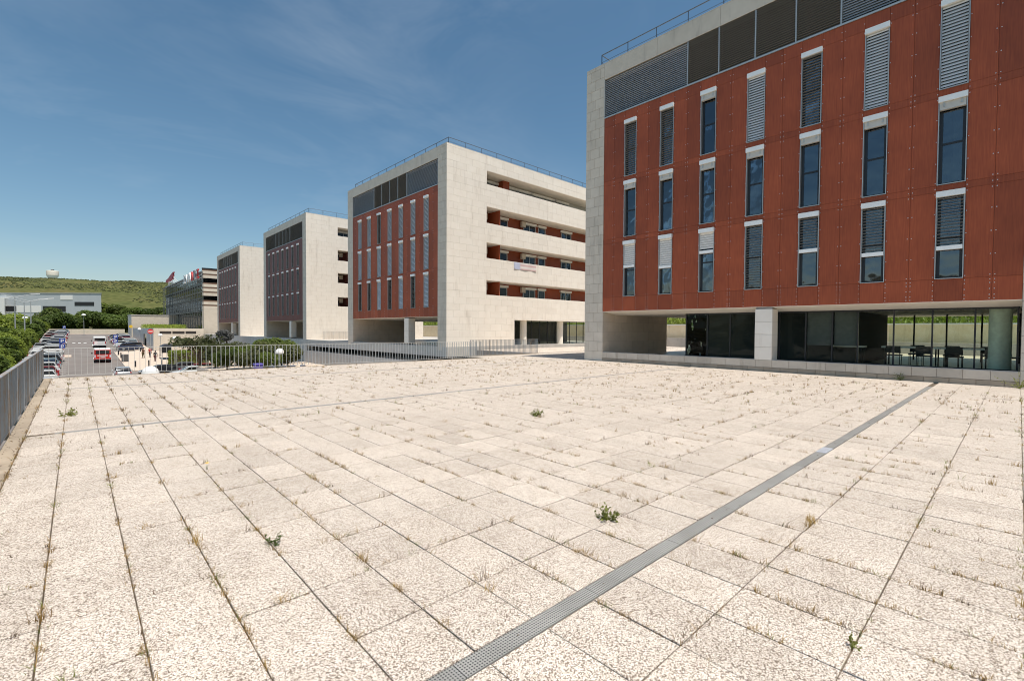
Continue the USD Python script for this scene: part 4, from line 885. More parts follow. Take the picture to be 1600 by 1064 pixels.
i = np.arange(n)*4; thing("bank_vegetation", MB().add(np.stack([P-a*.2, P-b2*.07, P+a*.2, P+b2*.07], 1).reshape(-1,3), np.stack([i,i+1,i+2,i+3],1)), leaf_lime, "yellow-green weeds and bushes on the bank behind the near building", "vegetation", kind="stuff")
# scrub on the hill and low greenery in front of it
n = 16000; P = np.stack([g_.uniform(-260, 300, n), g_.uniform(440, 935, n)], 1); Z = hz(P[:,0], P[:,1]); keep = meshkit.fbm(np.stack([P[:,0]*.012, P[:,1]*.012, P[:,0]*0], -1), 3, 9) > .49; P, Z = P[keep], Z[keep]; mb = MB()
vs, fs = [], []
ico = trimesh.creation.icosphere(1, 1.0)
for k, ((x, y), z) in enumerate(zip(P, Z)):
    s = g_.uniform(.4, 1.25)*(2.6 if y < 600 else 1); v = ico.vertices*(s, s, s*.75)*(1+g_.normal(0, .14, (len(ico.vertices), 1))) + [x, y, z+s*.25]; vs.append(v); fs.append(ico.faces + k*len(ico.vertices))
thing("hill_scrub", MB().add(np.vstack(vs), np.vstack(fs)), leaf_scrub, "scattered dark scrub bushes over the slope of the hill", "scrub", kind="stuff")
thing("roof_greenery", (lambda n: MB().add((lambda P, a, b: np.stack([P-a*.25, P-b*.1, P+a*.25, P+b*.1], 1).reshape(-1,3))(np.stack([g_.uniform(11.9, 19, n), g_.uniform(131, 150, n), 1.35+g_.uniform(0, .9, n)], 1), *[(lambda q_: q_/np.linalg.norm(q_,axis=1)[:,None])(g_.normal(size=(n,3))) for _ in range(2)]), np.stack([np.arange(n)*4+j for j in range(4)], 1)))(2500), leaf_lime, "low green planting on the flat roof of the cream block", "plants", kind="stuff")

# ------------------------------------------------------------------ vehicles
def loft(sections):
    """sections: list of (x, [(y, z) ... ]) rings of equal length"""
    n = len(sections[0][1]); v = [[x, y, z] for x, r in sections for y, z in r]; f = []
    for k in range(len(sections)-1):
        for j in range(n):
            a, b = k*n+j, k*n+(j+1) % n; f.append([a, b, b+n, a+n])
    m = MB().add(v, f)
    for k, o in ((0, 1), (len(sections)-1, -1)):
        c = len(v); ring = list(range(k*n, k*n+n)); x = sections[k][0]; cy = np.mean([p for p in sections[k][1]], 0)
        m.add([[x, y, z] for y, z in sections[k][1]] + [[x, cy[0], cy[1]]], [[(j+1) % n, j, n] if o == 1 else [j, (j+1) % n, n] for j in range(n)])
    return m
def ring(w, z0, z1, r=.12): return [(-w+r*.3, z0), (w-r*.3, z0), (w, z0+r), (w, z1-r*.7), (w-r, z1), (-w+r, z1), (-w, z1-r*.7), (-w, z0+r)]
def car_paint(name, c): return M(f"car_paint_{name}", {"p": ("principled_bsdf", {"base_color": c, "roughness": 0.3, "coat_weight": 0.6, "coat_roughness": 0.05, "metallic": 0.15})})
tail_red = plain("tail_lamp", (0.35,0.01,0.01), .2); lamp_clear = plain("head_lamp", (0.7,0.72,0.75), .15); rim_mat = plain("rim_look", (0.45,0.46,0.47), .3, .8); plate_mat = plain("plate_look", (0.8,0.8,0.78), .4)
def wheels(t, xs, w, r=.31):
    for x in xs:
        for s in (-1, 1):
            tw = part(t, "wheel", MB().tube((x, s*(w-.20), r), (x, s*(w+.005), r), r, n=18), rubber); part(tw, "rim", MB().tube((x, s*(w-.02), r), (x, s*(w+.012), r), r*.64, n=14), rim_mat)
def car(kind, paint, label, name="parked_car"):
    t = xform(name, label, "car", None); est = kind == "estate"; L = 4.3 if est else 4.0; H = 1.47; h = L/2; w = .86
    S = [(-h, ring(w*.86, .42, .80)), (-h+.08, ring(w*.95, .30, .92)), (-h+.5, ring(w, .24, .98)), (0, ring(w*1.0, .22, .96)), (h-1.2, ring(w, .22, .93)), (h-.35, ring(w*.96, .24, .82)), (h-.05, ring(w*.88, .30, .70)), (h, ring(w*.8, .38, .62))]
    part(t, "body", loft(S), paint, smooth=35)
    xr = -h+.10 if est else -h+.16
    part(t, "cabin_glass", loft([(xr, ring(w*.84, .90, .96, .05)), (xr+.18, ring(w*.78, .90, 1.28, .08)), (xr+.38, ring(w*.74, .9, H-.06, .1)), (h-1.95, ring(w*.74, .9, H-.06, .1)), (h-1.5, ring(w*.78, .9, 1.20, .08)), (h-1.02, ring(w*.84, .88, .94, .05))]), glass_dark_car, smooth=30)
    part(t, "roof", loft([(xr+.25, ring(w*.70, H-.13, H-.05, .03)), (xr+.5, ring(w*.735, H-.13, H, .05)), (h-2.1, ring(w*.735, H-.13, H, .05)), (h-1.82, ring(w*.70, H-.16, H-.06, .04))]), paint, smooth=35)
    for s in (-1, 1):
        for (xa, za, xb, zb) in ((xr+.06, .93, xr+.36, H-.07), (h-1.06, .92, h-1.92, H-.07), (-.15, .93, -.15, H-.07)):
            part(t, "pillar", MB().tube((xa, s*w*.85, za), (xb, s*w*.735, zb), .035, n=6), paint if xa != -.15 else black_frame)
        part(t, "tail_light", MB().cham(-h-.015, -h+.16, s*w*.80-.09, s*w*.80+.09, .70, .92, .01), tail_red); part(t, "headlight", MB().cham(h-.34, h-.04, s*w*.72-.13, s*w*.72+.13, .58, .74, .01), lamp_clear)
        part(t, "mirror", MB().cham(h-1.55, h-1.42, s*(w+.10)-.07, s*(w+.10)+.07, .92, 1.05, .02), paint)
    part(t, "rear_bumper", MB().cham(-h-.05, -h+.1, -w*.9, w*.9, .34, .56, .03), paint); part(t, "number_plate", MB().box(-h-.056, -h-.05, -.26, .26, .42, .53), plate_mat)
    wheels(t, (-h+.75, h-.8), w); return t
glass_dark_car = M("car_glass", {"p": ("principled_bsdf", {"base_color": (0.012,0.014,0.016), "roughness": 0.06, "specular_ior_level": 0.7})})
paints = {k: car_paint(k, c) for k, c in dict(white=(.72,.72,.70), silver=(.42,.43,.44), black=(.014,.014,.016), navy=(.015,.028,.075), grey=(.12,.125,.13), red=(.22,.014,.014), cyan=(.30,.38,.42)).items()}
WORD = dict(white="white", silver="silver", black="black", navy="dark blue", grey="dark grey", red="dark red", cyan="pale blue-grey")
protos = {}
def park(kind, col, x, y, rz, label):
    z = float(gz(x, y)) + .004; key = (kind, col)
    if key not in protos: protos[key] = car(kind, paints[col], label); place(protos[key], (x, y, z), rz)
    else: dup(protos[key], (x, y, z), rz, label=label)
seq = ["black", "white", "navy", "white", "silver", "white", "grey", "red", "white", "black", "silver", "white", "navy", "white", "white", "grey", "cyan", "white", "black", "silver", "grey"]
ys_l = [y for y in np.arange(72.6, 183, 2.75) if not 106.5 < y < 114]
order = {0: "silver", 1: "white", 2: "black", 3: "red", 4: "white", 5: "white", 6: "navy", 7: "cyan", 12: "white", 13: "white", 14: "silver", 15: "white", 16: "silver", 17: "navy", 18: "grey"}
for k, y in enumerate(ys_l):
    c = order.get(k, seq[k % len(seq)]); kd = "estate" if k % 3 == 1 else "hatch"
    park(kd, c, -3.6 + rng.uniform(-.25, .25), y, math.pi if k % 4 else 0.0, f"{WORD[c]} {'estate car' if kd == 'estate' else 'hatchback'}, {ordinal(k+1)} from the near end of the left row")
seq2 = ["navy", "grey", "silver", "white", "cyan", "white", "black", "white", "red", "silver", "navy", "white", "grey", "white", "black"]
for k, y in enumerate(np.arange(121.5, 163, 2.8)):
    c = seq2[k]; kd = "estate" if k % 2 else "hatch"
    park(kd, c, 8.1 + rng.uniform(-.2, .2) - 2.0*0, y, math.pi if k % 3 else 0, f"{WORD[c]} {'estate car' if kd == 'estate' else 'hatchback'}, {ordinal(k+1)} from the near end of the right row")
park("estate", "black", 8.0, 77.2, math.pi, "black estate car parked behind the nearest white globe lamp")
park("hatch", "grey", 10.6, 80.0, math.pi*.97, "dark grey hatchback partly behind the black estate near the globe lamp")
park("hatch", "white", 10.6, 72.2, math.pi, "white hatchback in front of the dark cars near the globe lamp")
park("estate", "red", 12.2, 77.0, math.pi, "dark red estate car right of the black estate near the globe lamp")
park("hatch", "silver", 4.25, 76.5, math.pi/2, "silver hatchback driving away on the lane just beyond the railing")
def van(label, cat, paint, top, L, Wd, H, loc, rz, red_back):
    t = xform(cat, label, cat, loc=loc, rz=rz); h = L/2; w = Wd/2
    part(t, "body", loft([(-h, ring(w*.96, .38, H*.62, .06)), (-h+.12, ring(w, .32, H*.62, .06)), (h-1.4, ring(w, .32, H*.62, .06)), (h-.3, ring(w*.95, .32, H*.48, .08)), (h, ring(w*.9, .4, H*.42, .08))]), paint, smooth=30)
    part(t, "upper_body", loft([(-h+.0, ring(w*.93, H*.60, H*.90, .05)), (-h+.2, ring(w*.95, H*.60, H*.94, .08)), (h-2.1, ring(w*.95, H*.6, H*.94, .08)), (h-1.2, ring(w*.93, H*.58, H*.64, .03))]), paint, smooth=30)
    part(t, "roof", loft([(-h+.02, ring(w*.90, H*.90, H*.97, .04)), (-h+.35, ring(w*.93, H*.9, H, .06)), (h-2.3, ring(w*.93, H*.9, H, .06)), (h-2.0, ring(w*.9, H*.88, H*.95, .04))]), top, smooth=30)
    part(t, "rear_window", MB().cham(-h-.02, -h+.03, -w*.80, w*.80, H*.60, H*.86, .01), glass_dark_car)
    for s in (-1, 1):
        part(t, "side_window", MB().box(-h+.4, h-2.3, s*w*.955-.012, s*w*.955+.012, H*.64, H*.87), glass_dark_car); part(t, "tail_light", MB().box(-h-.02, -h+.05, s*w*.88-.07, s*w*.88+.07, H*.34, H*.55), tail_red if not red_back else lamp_clear)
        part(t, "mirror", MB().cham(h-1.5, h-1.38, s*(w+.16)-.09, s*(w+.16)+.09, H*.55, H*.66, .02), black_frame); part(t, "headlight", MB().box(h-.08, h+.01, s*w*.7-.14, s*w*.7+.14, H*.32, H*.40), lamp_clear)
    part(t, "rear_bumper", MB().cham(-h-.07, -h+.1, -w*.93, w*.93, .30, .50, .03), black_frame); part(t, "number_plate", MB().box(-h-.03, -h-.021, -.26, .26, H*.33, H*.33+.12), plate_mat)
    if red_back: part(t, "rear_stripe", MB().box(-h-.022, -h+.02, -w*.62, w*.62, H*.46, H*.51), white)
    wheels(t, (-h+1.0, h-1.0), w, .34); return t
van("red minibus with a pale roof seen from behind on the lane", "minibus", car_paint("bright_red", (.62,.022,.012)), white, 5.2, 2.05, 2.15, (3.05, 100.2, float(gz(0,100.2))), math.pi/2, True)
van("white panel van driving away on the lane ahead of the red minibus", "van", paints["white"], white, 5.4, 2.05, 2.3, (3.6, 131.5, float(gz(0,131.5))), math.pi/2, False)
GK = "motor scooters parked on the planted terrace"
sc0 = xform("motor_scooter", "small dark motor scooter parked on the planted terrace behind the railing", "scooter", GK)
sb_ = MB(); sb_.hexa([[-.75,-.15,.35],[.1,-.15,.28],[.1,.15,.28],[-.75,.15,.35],[-.8,-.13,.72],[-.05,-.13,.70],[-.05,.13,.70],[-.8,.13,.72]]); sb_.hexa([[.1,-.16,.25],[.55,-.16,.25],[.55,.16,.25],[.1,.16,.25],[.45,-.2,.85],[.6,-.2,.85],[.6,.2,.85],[.45,.2,.85]])
part(sc0, "body", sb_, paints["navy"]); part(sc0, "seat", MB().cham(-.82, -.02, -.16, .16, .73, .82, .03), rubber); part(sc0, "handlebar", MB().tube((.45,-.33,1.0), (.45,.33,1.0), .018).tube((.52,0,.85), (.45,0,1.0), .025), black_frame)
for x in (-.6, .65): part(sc0, "wheel", MB().tube((x,-.06,.23), (x,.06,.23), .23, n=16), rubber)
part(sc0, "mirror", MB().cham(.4,.44,.26,.38,1.12,1.22,.01).tube((.45,.28,1.0),(.42,.3,1.13),.008,n=5), black_frame); part(sc0, "headlight", MB().cham(.55,.66,-.09,.09,.72,.86,.02), lamp_clear)
place(sc0, (11.9, 42.3, -2.4), 1.2)
for x, y in ((12.7, 42.0), (13.4, 41.6), (14.2, 41.4)): dup(sc0, (x, y, -2.4), 1.2+rng.uniform(-.2,.2), label="small dark motor scooter parked on the planted terrace behind the railing", group=GK)
bi = xform("recycling_bin", "violet-blue wheeled recycling bin on the planted terrace", "bin", loc=(10.95, 42.4, -2.4))
part(bi, "tub", MB().hexa([[-.24,-.26,.08],[.24,-.26,.08],[.24,.26,.08],[-.24,.26,.08],[-.30,-.32,1.0],[.30,-.32,1.0],[.30,.32,1.0],[-.30,.32,1.0]]), plain("bin_blue", (.07,.05,.30), .5)); part(bi, "lid", MB().cham(-.33,.33,-.35,.35,1.001,1.09,.03), plain("bin_lid", (.09,.07,.36), .5))
for s in (-.24, .24): part(bi, "wheel", MB().tube((s, .3, .1), (s+.05, .3, .1), .1, n=12), rubber)
gb = xform("litter_bin", "dark grey square litter bin on the footway beside the lane", "bin", loc=(5.75, 97.5, float(gz(0,97.5))+.12))
part(gb, "body", MB().cham(-.42,.42,-.42,.42,.05,1.05,.03), plain("bin_grey", (.09,.085,.08), .6)); part(gb, "lid", MB().cham(-.45,.45,-.45,.45,1.051,1.15,.04), plain("bin_top", (.12,.115,.11), .6))

# ------------------------------------------------------------------ lamps, signs, bollards, canopy
def globe_lamp(label, x, y, zt, zb, r=.31):
    t = xform("globe_lamp", label, "street lamp", loc=(x, y, zb)); h = zt-zb
    part(t, "pole", MB().tube((0,0,-.1), (0,0,h-.26), .05, .038, 10), grey_metal); part(t, "collar", MB().lathe([(.05,h-.30),(.13,h-.25),(.13,h-.22)], 16), grey_metal)
    part(t, "shade", MB().lathe([(.10,h-.215),(r*.92,h-.20),(r,h-.14),(r*.96,h-.02),(r*.8,h+.12),(r*.5,h+.21),(r*.2,h+.245),(.005,h+.25)], 24), white, smooth=50); return t
globe_lamp("nearest white dome-topped lamp, just beyond the thin railing", 2.31, 25.1, -.30, -4.8, .32)
globe_lamp("white dome-topped lamp among the shrubs behind the long railing", 13.02, 43.8, -.42, -2.4, .34)
globe_lamp("white dome-topped lamp on the footway before the low cream block", 11.2, 105.6, .25, float(gz(0,105.6)), .36)
globe_lamp("white dome-topped lamp left of the sparse spreading tree", 11.0, 87.1, .0, float(gz(0,87)), .36)
globe_lamp("white dome-topped lamp right of the sparse spreading tree", 11.94, 68, -.2, -4.8, .36)
globe_lamp("white dome-topped lamp at the far corner of the cream block", 10.9, 139.6, 1.2, float(gz(0,139.6)), .36)
globe_lamp("white-topped lamp in front of the tree band at the road's end", 1.7, 178, 5.0, float(gz(0,178)), .5)
globe_lamp("white-topped lamp between the tall poles at far left", -8.2, 150, 3.6, float(gz(0,150)), .5)
def tall_lamp(label, x, y, h, arms):
    t = xform("street_lamp", label, "street lamp", loc=(x, y, float(gz(x, y)))); part(t, "pole", MB().tube((0,0,-.2), (0,0,h), .14, .07, 10), grey_metal)
    for dx, dy in arms:
        part(t, "arm", MB().tube((0,0,h-.1), (dx, dy, h+.7), .06, .045, 8), grey_metal); u = np.array([dx, dy])/math.hypot(dx, dy)
        part(t, "lamp_head", MB().obox((dx+u[0]*.5, dy+u[1]*.5, h+.72), (u[0]*.7, u[1]*.7, .08), (-u[1]*.2, u[0]*.2, 0), (0,0,.07)), white)
    return t
tall_lamp("tall double-armed street lamp, leftmost of the three poles at left", -9.0, 138.7, 10.0, ((2.4, 0.6), (-2.4, -.6)))
tall_lamp("tall street lamp, middle of the three poles at left", -7.6, 137.5, 9.0, ((-2.2, .5), (2.2, .5)))
tall_lamp("tall street lamp, rightmost of the three poles at left", -7.4, 152, 9.2, ((-2.6, 0), (2.6, 0)))
def p_sign(label, x, y, z, zb, n=2):
    t = xform("parking_sign", label, "sign", loc=(x, y, 0)); part(t, "pole", MB().tube((0,0,zb), (0,0,z+.5), .04, n=8), grey_metal)
    for k in range(n):
        zz = z - k*.85; pl = part(t, "plate", MB().cham(-.33,.33,-.06,-.045,zz-.36,zz+.36,.0), blue_sign)
        m = meshkit.text_mesh("P", .46, .01, bold=True); v = np.array(m.vertices); part(pl, "letter", MB().add(np.stack([v[:,0]-.2, -.063-v[:,2], v[:,1]+zz-.23], 1), m.faces), white)
    return t
p_sign("blue parking sign with white P beside the left row of cars", -1.55, 100.0, -.55, float(gz(0,100)), 2)
p_sign("blue parking sign with white P in front of the right row of cars", 5.5, 116.0, -.2, float(gz(0,116)), 2)
p_sign("blue sign at the far end of the left row of cars", -2.3, 180.0, 1.5, float(gz(0,180)), 1)
ys_ = xform("warning_sign", "round yellow sign on a pole by the far cream annex", "sign", loc=(10.7, 160, float(gz(0,160)))); part(ys_, "pole", MB().tube((0,0,0), (0,0,3.4), .05), grey_metal); part(ys_, "disc", MB().tube((0,-.06,3.3), (0,-.09,3.3), .40, n=20), yellow_sign)
rs = xform("no_entry_sign", "round red sign at the corner of the low cream block", "sign", loc=(10.9, 117.5, float(gz(0,117.5)))); part(rs, "pole", MB().tube((0,0,0), (0,0,4.3), .05), grey_metal); part(rs, "disc", MB().tube((0,-.06,4.0), (0,-.09,4.0), .48, n=24), red_sign); part(rs, "bar", MB().box(-.36,.36,-.10,-.091,3.92,4.08), white)
GBo = "dark bollards on the footway beside the lane"
bo = xform("bollard", "slim dark bollard on the footway beside the lane", "bollard", GBo); part(bo, "post", MB().lathe([(.09,0),(.09,.88),(.07,.93)], 12), black_frame); part(bo, "cap", MB().lathe([(.10,.88),(.10,.95),(.005,.98)], 12), grey_metal)
bs = [(6.4, 88.5), (8.0, 88.8), (9.6, 89.2), (5.6, 104.0), (5.6, 110.0), (7.4, 116.5), (9.2, 116.5)]
place(bo, (*bs[0], float(gz(0,bs[0][1]))+.12))
for x, y in bs[1:]: dup(bo, (x, y, float(gz(0,y))+.12), label="slim dark bollard on the footway beside the lane", group=GBo)
cp = xform("canopy", "low black canopy on posts beside the footway", "canopy", loc=(13.2, 100.0, -4.0))
part(cp, "roof", MB().hexa([[-2.6,-1.8,2.35],[3.4,-1.8,2.35],[3.4,1.8,2.35],[-2.6,1.8,2.35],[-2.0,-1.2,2.75],[2.8,-1.2,2.75],[2.8,1.2,2.75],[-2.0,1.2,2.75]]), black_frame)
part(cp, "side_panel", MB().box(-2.6,-1.3,-1.78,-1.72,1.3,2.349), black_frame)
for x in (-2.5, 3.3):
    for y in (-1.7, 1.7): part(cp, "post", MB().tube((x,y,-.6),(x,y,2.35),.05), grey_metal)
thing("forecourt", MB().hexa([[11.32,84,-5.2],[19.94,84,-5.2],[19.94,117.8,-5.2],[11.32,117.8,-5.2],[11.32,84,-4.44],[19.94,84,-4.44],[19.94,117.8,-3.09],[11.32,117.8,-3.09]]), pave_pink, "pale forecourt beside the canopy and cream block", kind="structure")

# ------------------------------------------------------------------ people on the footway
def limb(mods, pts):
    for (p, r), (q_, s) in zip(pts[:-1], pts[1:]):
        a = manifold3d.Manifold.sphere(r, 14).translate(p); b = manifold3d.Manifold.sphere(s, 14).translate(q_); mods.append((a+b).hull())
def figure(mods):
    m = manifold3d.Manifold.batch_boolean(mods, manifold3d.OpType.Add).refine_to_length(.05); me = m.to_mesh(); t = trimesh.Trimesh(me.vert_properties[:, :3], me.tri_verts, process=True); trimesh.smoothing.filter_taubin(t, iterations=8); return t
skin = plain("skin_look", (.42,.25,.17), .6); hair = plain("hair_look", (.035,.022,.015), .7)
def person(label, loc, rz, shirt, trousers, stride, bag=False):
    t = xform("person", label, "person", loc=loc, rz=rz); st = stride
    J = dict(pel=(0,0,.92), ch=(.03,0,1.32), nk=(.03,0,1.47), hd=(.05,0,1.62)); m = []
    limb(m, [((0,0,.93),.13), ((.02,0,1.12),.125), ((.03,0,1.30),.14)])
    for s in (-1, 1):
        limb(m, [((.03,s*.06,1.36),.09), ((.03,s*.17,1.38),.062), ((-s*st*.5,s*.23,1.12),.045), ((-s*st*.5+.12,s*.23,.88),.034), ((-s*st*.5+.15,s*.23,.80),.036)])
        for f in range(4): limb(m, [((-s*st*.5+.15,s*.23-.025+.017*f,.79),.011), ((-s*st*.5+.165,s*.23-.025+.017*f,.73),.010), ((-s*st*.5+.16,s*.23-.025+.017*f,.70),.009)])
        limb(m, [((-s*st*.5+.16,s*.21,.80),.012), ((-s*st*.5+.19,s*.205,.76),.010)])
        limb(m, [((0,s*.09,.92),.098), ((s*st*.55+.03,s*.10,.50),.062), ((s*st-.03,s*.10,.09),.042), ((s*st+.13,s*.11,.04),.035)])
    limb(m, [((.03,0,1.40),.07), ((.045,0,1.54),.058)]); limb(m, [((.05,0,1.58),.082), ((.055,0,1.66),.095)]); limb(m, [((.13,0,1.61),.018), ((.155,0,1.60),.014)])
    for s in (-1, 1): limb(m, [((.05,s*.095,1.62),.02), ((.05,s*.098,1.64),.02)])
    part(t, "body", figure(m), skin, smooth=True)
    m = []; limb(m, [((0,0,.96),.148), ((.02,0,1.12),.140), ((.03,0,1.31),.155)])
    for s in (-1, 1): limb(m, [((.03,s*.06,1.36),.103), ((.03,s*.17,1.38),.076), ((-s*st*.3,s*.215,1.20),.062)])
    part(t, "shirt", figure(m), shirt, smooth=True)
    m = []; limb(m, [((0,-.02,.93),.145), ((0,.02,.93),.145)])
    for s in (-1, 1): limb(m, [((0,s*.09,.92),.112), ((s*st*.55+.03,s*.10,.50),.075), ((s*st-.03,s*.10,.13),.058)])
    part(t, "trousers", figure(m), trousers, smooth=True)
    m = []; limb(m, [((.02,0,1.66),.101), ((.035,0,1.69),.098)]); part(t, "hair", figure(m), hair, smooth=True)
    for s in (-1, 1):
        m = []; limb(m, [((s*st-.04,s*.105,.045),.046), ((s*st+.14,s*.115,.04),.042)]); part(t, "shoe", figure(m), black_frame, smooth=True)
    return t
zf = lambda y: float(gz(0, y)) + .12
person("person in dark brown clothes standing on the footway, leftmost of three", (8.5, 102.6, zf(102.6)), 2.2, plain("cloth_brown", (.10,.05,.03), .9), plain("cloth_olive", (.09,.07,.03), .9), .06)
person("person in a red top walking on the footway, between two others", (9.5, 103.5, zf(103.5)), -1.9, plain("cloth_red", (.42,.06,.05), .9), plain("cloth_grey", (.10,.08,.08), .9), .24)
person("person in black clothes walking nearest the parked dark cars", (9.5, 96.0, zf(96)), 1.3, plain("cloth_black", (.02,.018,.02), .9), plain("cloth_maroon", (.09,.02,.02), .9), .2)

# ------------------------------------------------------------------ weeds in the joints
def tuft(g, n, h, spread, wid, lean=.6, z=0.0):
    mb = MB()
    for k in range(n):
        a = g.uniform(0, 2*math.pi); hh = h*g.uniform(.45, 1.1); l = hh*lean*g.uniform(.1, 1.2); o = g.normal(0, spread, 2); d = np.array([math.cos(a), math.sin(a), 0]); s = np.array([-d[1], d[0], 0])*wid*g.uniform(.6, 1.3); p = np.array([o[0], o[1], z-.012])
        m = p + d*l*.4 + [0, 0, hh*.62]; e = p + d*l + [0, 0, hh]
        mb.add([p-s, p+s, m+s*.75, m-s*.75, e], [[0,1,2],[0,2,3],[3,2,4]])
    return mb
def leafy(g, n, h, spread, size):
    mb = MB()
    for k in range(n):
        a = g.uniform(0, 2*math.pi); e = g.uniform(.1, 1.35); d = np.array([math.cos(a)*math.cos(e), math.sin(a)*math.cos(e), math.sin(e)]); base = np.array([*(g.normal(0, spread*.3, 2)), 0]); tip = base + d*h*g.uniform(.5, 1.05)
        mb.tube(base, tip, .0022, .0012, 4, cap=False)
        for j in range(7):
            c = base + (tip-base)*(.25+.75*j/6.0); l = d*.4 + g.normal(0, .6, 3); l /= np.linalg.norm(l); s = np.cross(l, g.normal(size=3)); s /= np.linalg.norm(s); z_ = size*g.uniform(.6, 1.2)
            mb.add([c, c+l*z_*.5+s*z_*.28, c+l*z_, c+l*z_*.5-s*z_*.28], [[0,1,2,3]])
    return mb
wg = np.random.default_rng(77)
def weed(name, label, mb_list, loc, group=None):
    t = xform(name, label, "weed", group, loc=loc)
    for nm, mb, mat in mb_list: part(t, nm, mb, mat)
    return t
weed("leafy_weed", "upright bright green leafy weed left of the foreground drain cover", [("leaves", leafy(wg, 16, .125, .05, .038), grass_green), ("stalks", tuft(wg, 16, .05, .03, .0022), weed_dark)], (3.27, 2.35, 0))
weed("leafy_weed", "dark green leafy weed in the middle of the plaza beyond the drain cover", [("leaves", leafy(wg, 15, .15, .05, .045), grass_green), ("stalks", tuft(wg, 8, .05, .02, .002), weed_dark)], (6.24, 6.05, 0))
weed("leafy_weed", "low flat green weed sprawling over a joint at left foreground", [("leaves", leafy(wg, 9, .09, .05, .024), leaf_dark), ("stalks", tuft(wg, 8, .04, .02, .002), weed_dark)], (1.06, 3.72, 0))
weed("leafy_weed", "sprawling yellow-green weed near the left railing at mid distance", [("leaves", leafy(wg, 14, .2, .12, .05), grass_green), ("stalks", tuft(wg, 9, .06, .05, .002), weed_dark)], (-.12, 11.6, 0))
weed("dry_weed", "tall reddish-brown dry stalks in the lower middle of the foreground", [("stalks", tuft(wg, 9, .14, .016, .0013, .75), weed_dark)], (1.90, 2.31, 0))
weed("leafy_weed", "dark green tuft growing against the plinth under the glazed hall", [("leaves", leafy(wg, 14, .34, .04, .045), leaf_dark), ("stalks", tuft(wg, 8, .08, .03, .003), weed_dark)], (19.80, 2.62, 0))
weed("leafy_weed", "yellow-flecked tall weed against the plinth at the far right", [("leaves", leafy(wg, 16, .6, .06, .06), grass_green), ("stalks", tuft(wg, 8, .1, .03, .003), weed_dark)], (19.65, -.02, 0))
weed("dry_weed", "straw-coloured tuft right of the drain cover in the foreground", [("stalks", tuft(wg, 34, .085, .022, .003, .8), grass_dry)], (4.5, 1.15, 0))
weed("leafy_weed", "thin green weed with upright leaves at the lower right", [("leaves", leafy(wg, 5, .055, .012, .02), grass_green), ("stalks", tuft(wg, 6, .06, .01, .0018), grass_green)], (2.87, .545, 0))
yf = weed("flowering_weed", "tiny yellow flower on a joint at left", [("stalks", tuft(wg, 5, .08, .005, .002, .2), grass_green)], (1.07, 6.2, 0)); part(yf, "flower", MB().lathe([(.004,.07),(.022,.078),(.004,.084)], 8), yellow_sign)
xs_j = [x for x in xl if x < 19]; ys_j = [a for a, b in yl if a > -.5]
runs = []
for _ in range(4000):
    along_y = wg.random() < .68
    if along_y: x, y = xs_j[wg.integers(len(xs_j))], wg.uniform(-.3, 20)
    else: x, y = wg.uniform(-.5, 19), ys_j[wg.integers(len(ys_j))]
    px, py, w = pixel((x, y, 0))
    if w < .5 or not (-60 < px < 1090 and py < 740): continue
    if wg.random() > min(1, 2.4/w + .22): continue
    runs.append((x, y, along_y, wg.uniform(.05, .42), wg.uniform(.3, 1.0)))
rw = np.array([r[4]*r[3]**.5/max(1, pixel((r[0], r[1], 0))[2])**.35 for r in runs]); rw /= rw.sum()
def run_point(g):
    for _ in range(40):
        x, y, along, L, d = runs[g.choice(len(runs), p=rw)]; t = g.normal(0, L*.5); j = g.normal(0, .006)
        x, y = (x+j, y+t) if along else (x+t, y+j)
        if -.7 < x < 19.3 and -.4 < y < 20 and not (1.66 < y < 1.84) and not (9.74 < y < 9.92): return x, y
    return x, y
def joint_point(g, near):
    for _ in range(60):
        if g.random() < .72:
            x = xs_j[g.integers(len(xs_j))] + g.normal(0, .004); y = g.uniform(-.3, 20)
        else:
            y = ys_j[g.integers(len(ys_j))] + g.normal(0, .004); x = g.uniform(-.5, 19)
        if 1.66 < y < 1.84 or 9.76 < y < 9.9: continue
        px, py, w = pixel((x, y, 0))
        if w < .5 or not (-10 < px < 1034 and py < 690): continue
        if near and (w > 6.5 or g.random() < (px-250)/1400): continue
        if meshkit.noise(np.array([[x*.55, y*.55, 1.3]]), 21)[0]**1.5 < g.random()*.5: continue
        return x, y
    return x, y
GD = "dry straw-coloured tufts in the joints of the foreground slabs"; GG = "small green tufts in the joints of the foreground slabs"; GR = "dark dried-up tufts in the joints of the foreground slabs"
LDt, LGt, LRt = "short dry straw-coloured grass tuft in a joint between foreground slabs", "short green grass tuft in a joint between foreground slabs", "short dark brown dried-up tuft in a joint between foreground slabs"
ptt = []
for k in range(5):
    for nm, lab, gr, mat, hh, nn in (("dry_tuft", LDt, GD, grass_dry, .07, 18), ("green_tuft", LGt, GG, grass_green, .05, 11), ("brown_tuft", LRt, GR, weed_dark, .045, 10)):
        x, y = joint_point(wg, True); t = xform(nm, lab, "grass tuft", gr, loc=(x, y, 0)); part(t, "blades", tuft(wg, nn+k*2, hh*wg.uniform(.7,1.3), .018, .0018, 1.35), mat); ptt.append((t, lab, gr))
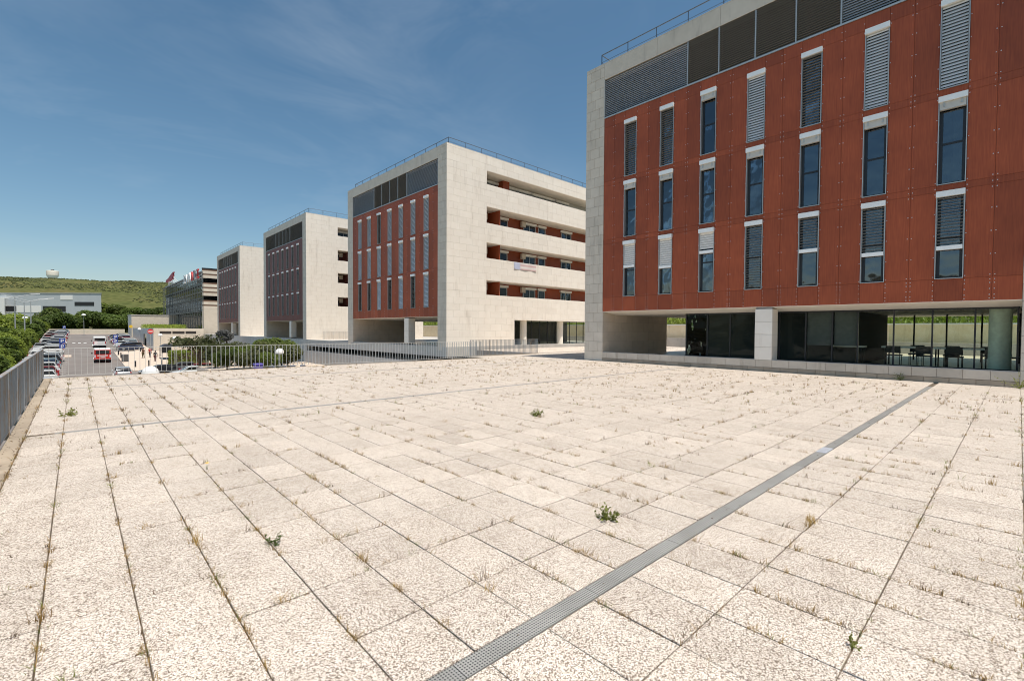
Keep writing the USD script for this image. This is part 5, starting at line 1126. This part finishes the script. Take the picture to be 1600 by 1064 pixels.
for k in range(170):
    t, lab, gr = ptt[wg.choice(len(ptt), p=np.array([2.1, .7, .7]*5)/17.5)]; x, y = (run_point(wg) if k % 3 else joint_point(wg, True)); s = wg.uniform(.55, 1.25); dup(t, (x, y, 0), wg.uniform(0, 6.28), (s, s, s*wg.uniform(.6,1.2)), label=lab, group=gr)
for nm, mat, cnt, lab in (("joint_grass", grass_dry, 3000, "fine sparse dry grass sprouting from the plaza joints"), ("joint_moss", weed_dark, 1800, "tiny dark dead weeds dotted along the plaza joints"), ("joint_sprouts", grass_green, 900, "tiny green sprouts dotted along the plaza joints")):
    mb = MB()
    for k in range(cnt):
        x, y = run_point(wg) if wg.random() < .8 else joint_point(wg, False); far = math.hypot(x, y); t = tuft(wg, int(wg.integers(3, 8)), (.024 + .0024*min(far, 14))*wg.uniform(.3, 2.0), .010+.0008*far, .0013+.00014*far, 1.4); mb.add(np.vstack(t.v) + [x, y, 0], np.vstack(t.f))
    thing(nm, mb, mat, lab, "weeds", kind="stuff")
near_runs = [r for r in runs if pixel((r[0], r[1], 0))[2] < 7.5 and r[2]]
mb = MB()
for k in range(1500):
    r_ = near_runs[int(wg.integers(len(near_runs))**1.0)]
    if r_[4] < wg.random()*.9: continue
    x, y = r_[0] + wg.normal(0, .005), r_[1] + wg.normal(0, r_[3]*.35)
    if 1.66 < y < 1.84 or y > 9.7: continue
    t = tuft(wg, int(wg.integers(5, 11)), wg.uniform(.014, .05), .009, .0017, 1.3); mb.add(np.vstack(t.v) + [x, y, 0], np.vstack(t.f))
thing("joint_fringe", mb, grass_dry, "golden dry grass fringing the nearer joints between slabs", "weeds", kind="stuff")
# grit and dirt lying along the joint under the left railing
n = 420; mb = MB()
for k in range(n):
    c = np.array([wg.choice([wg.uniform(-.73, -.68), wg.uniform(-.58, -.54), wg.uniform(-.73, -.5)]), wg.uniform(5, 20), .002]); s = wg.uniform(.002, .008); mb.add(ico.vertices*[s, s, s*.5] + c, ico.faces)
for k in range(46):
    c = np.array([wg.uniform(.9, 17), wg.choice([1.69, 1.81, 1.75])+wg.normal(0, .012), .004]); sz = wg.uniform(.004, .012); mb.add(ico.vertices*[sz, sz*.7, sz*.4] + c, ico.faces)
thing("leaf_litter", mb, weed_dark, "brown leaf litter and grit along the left railing and the drain cover", "litter", kind="stuff")
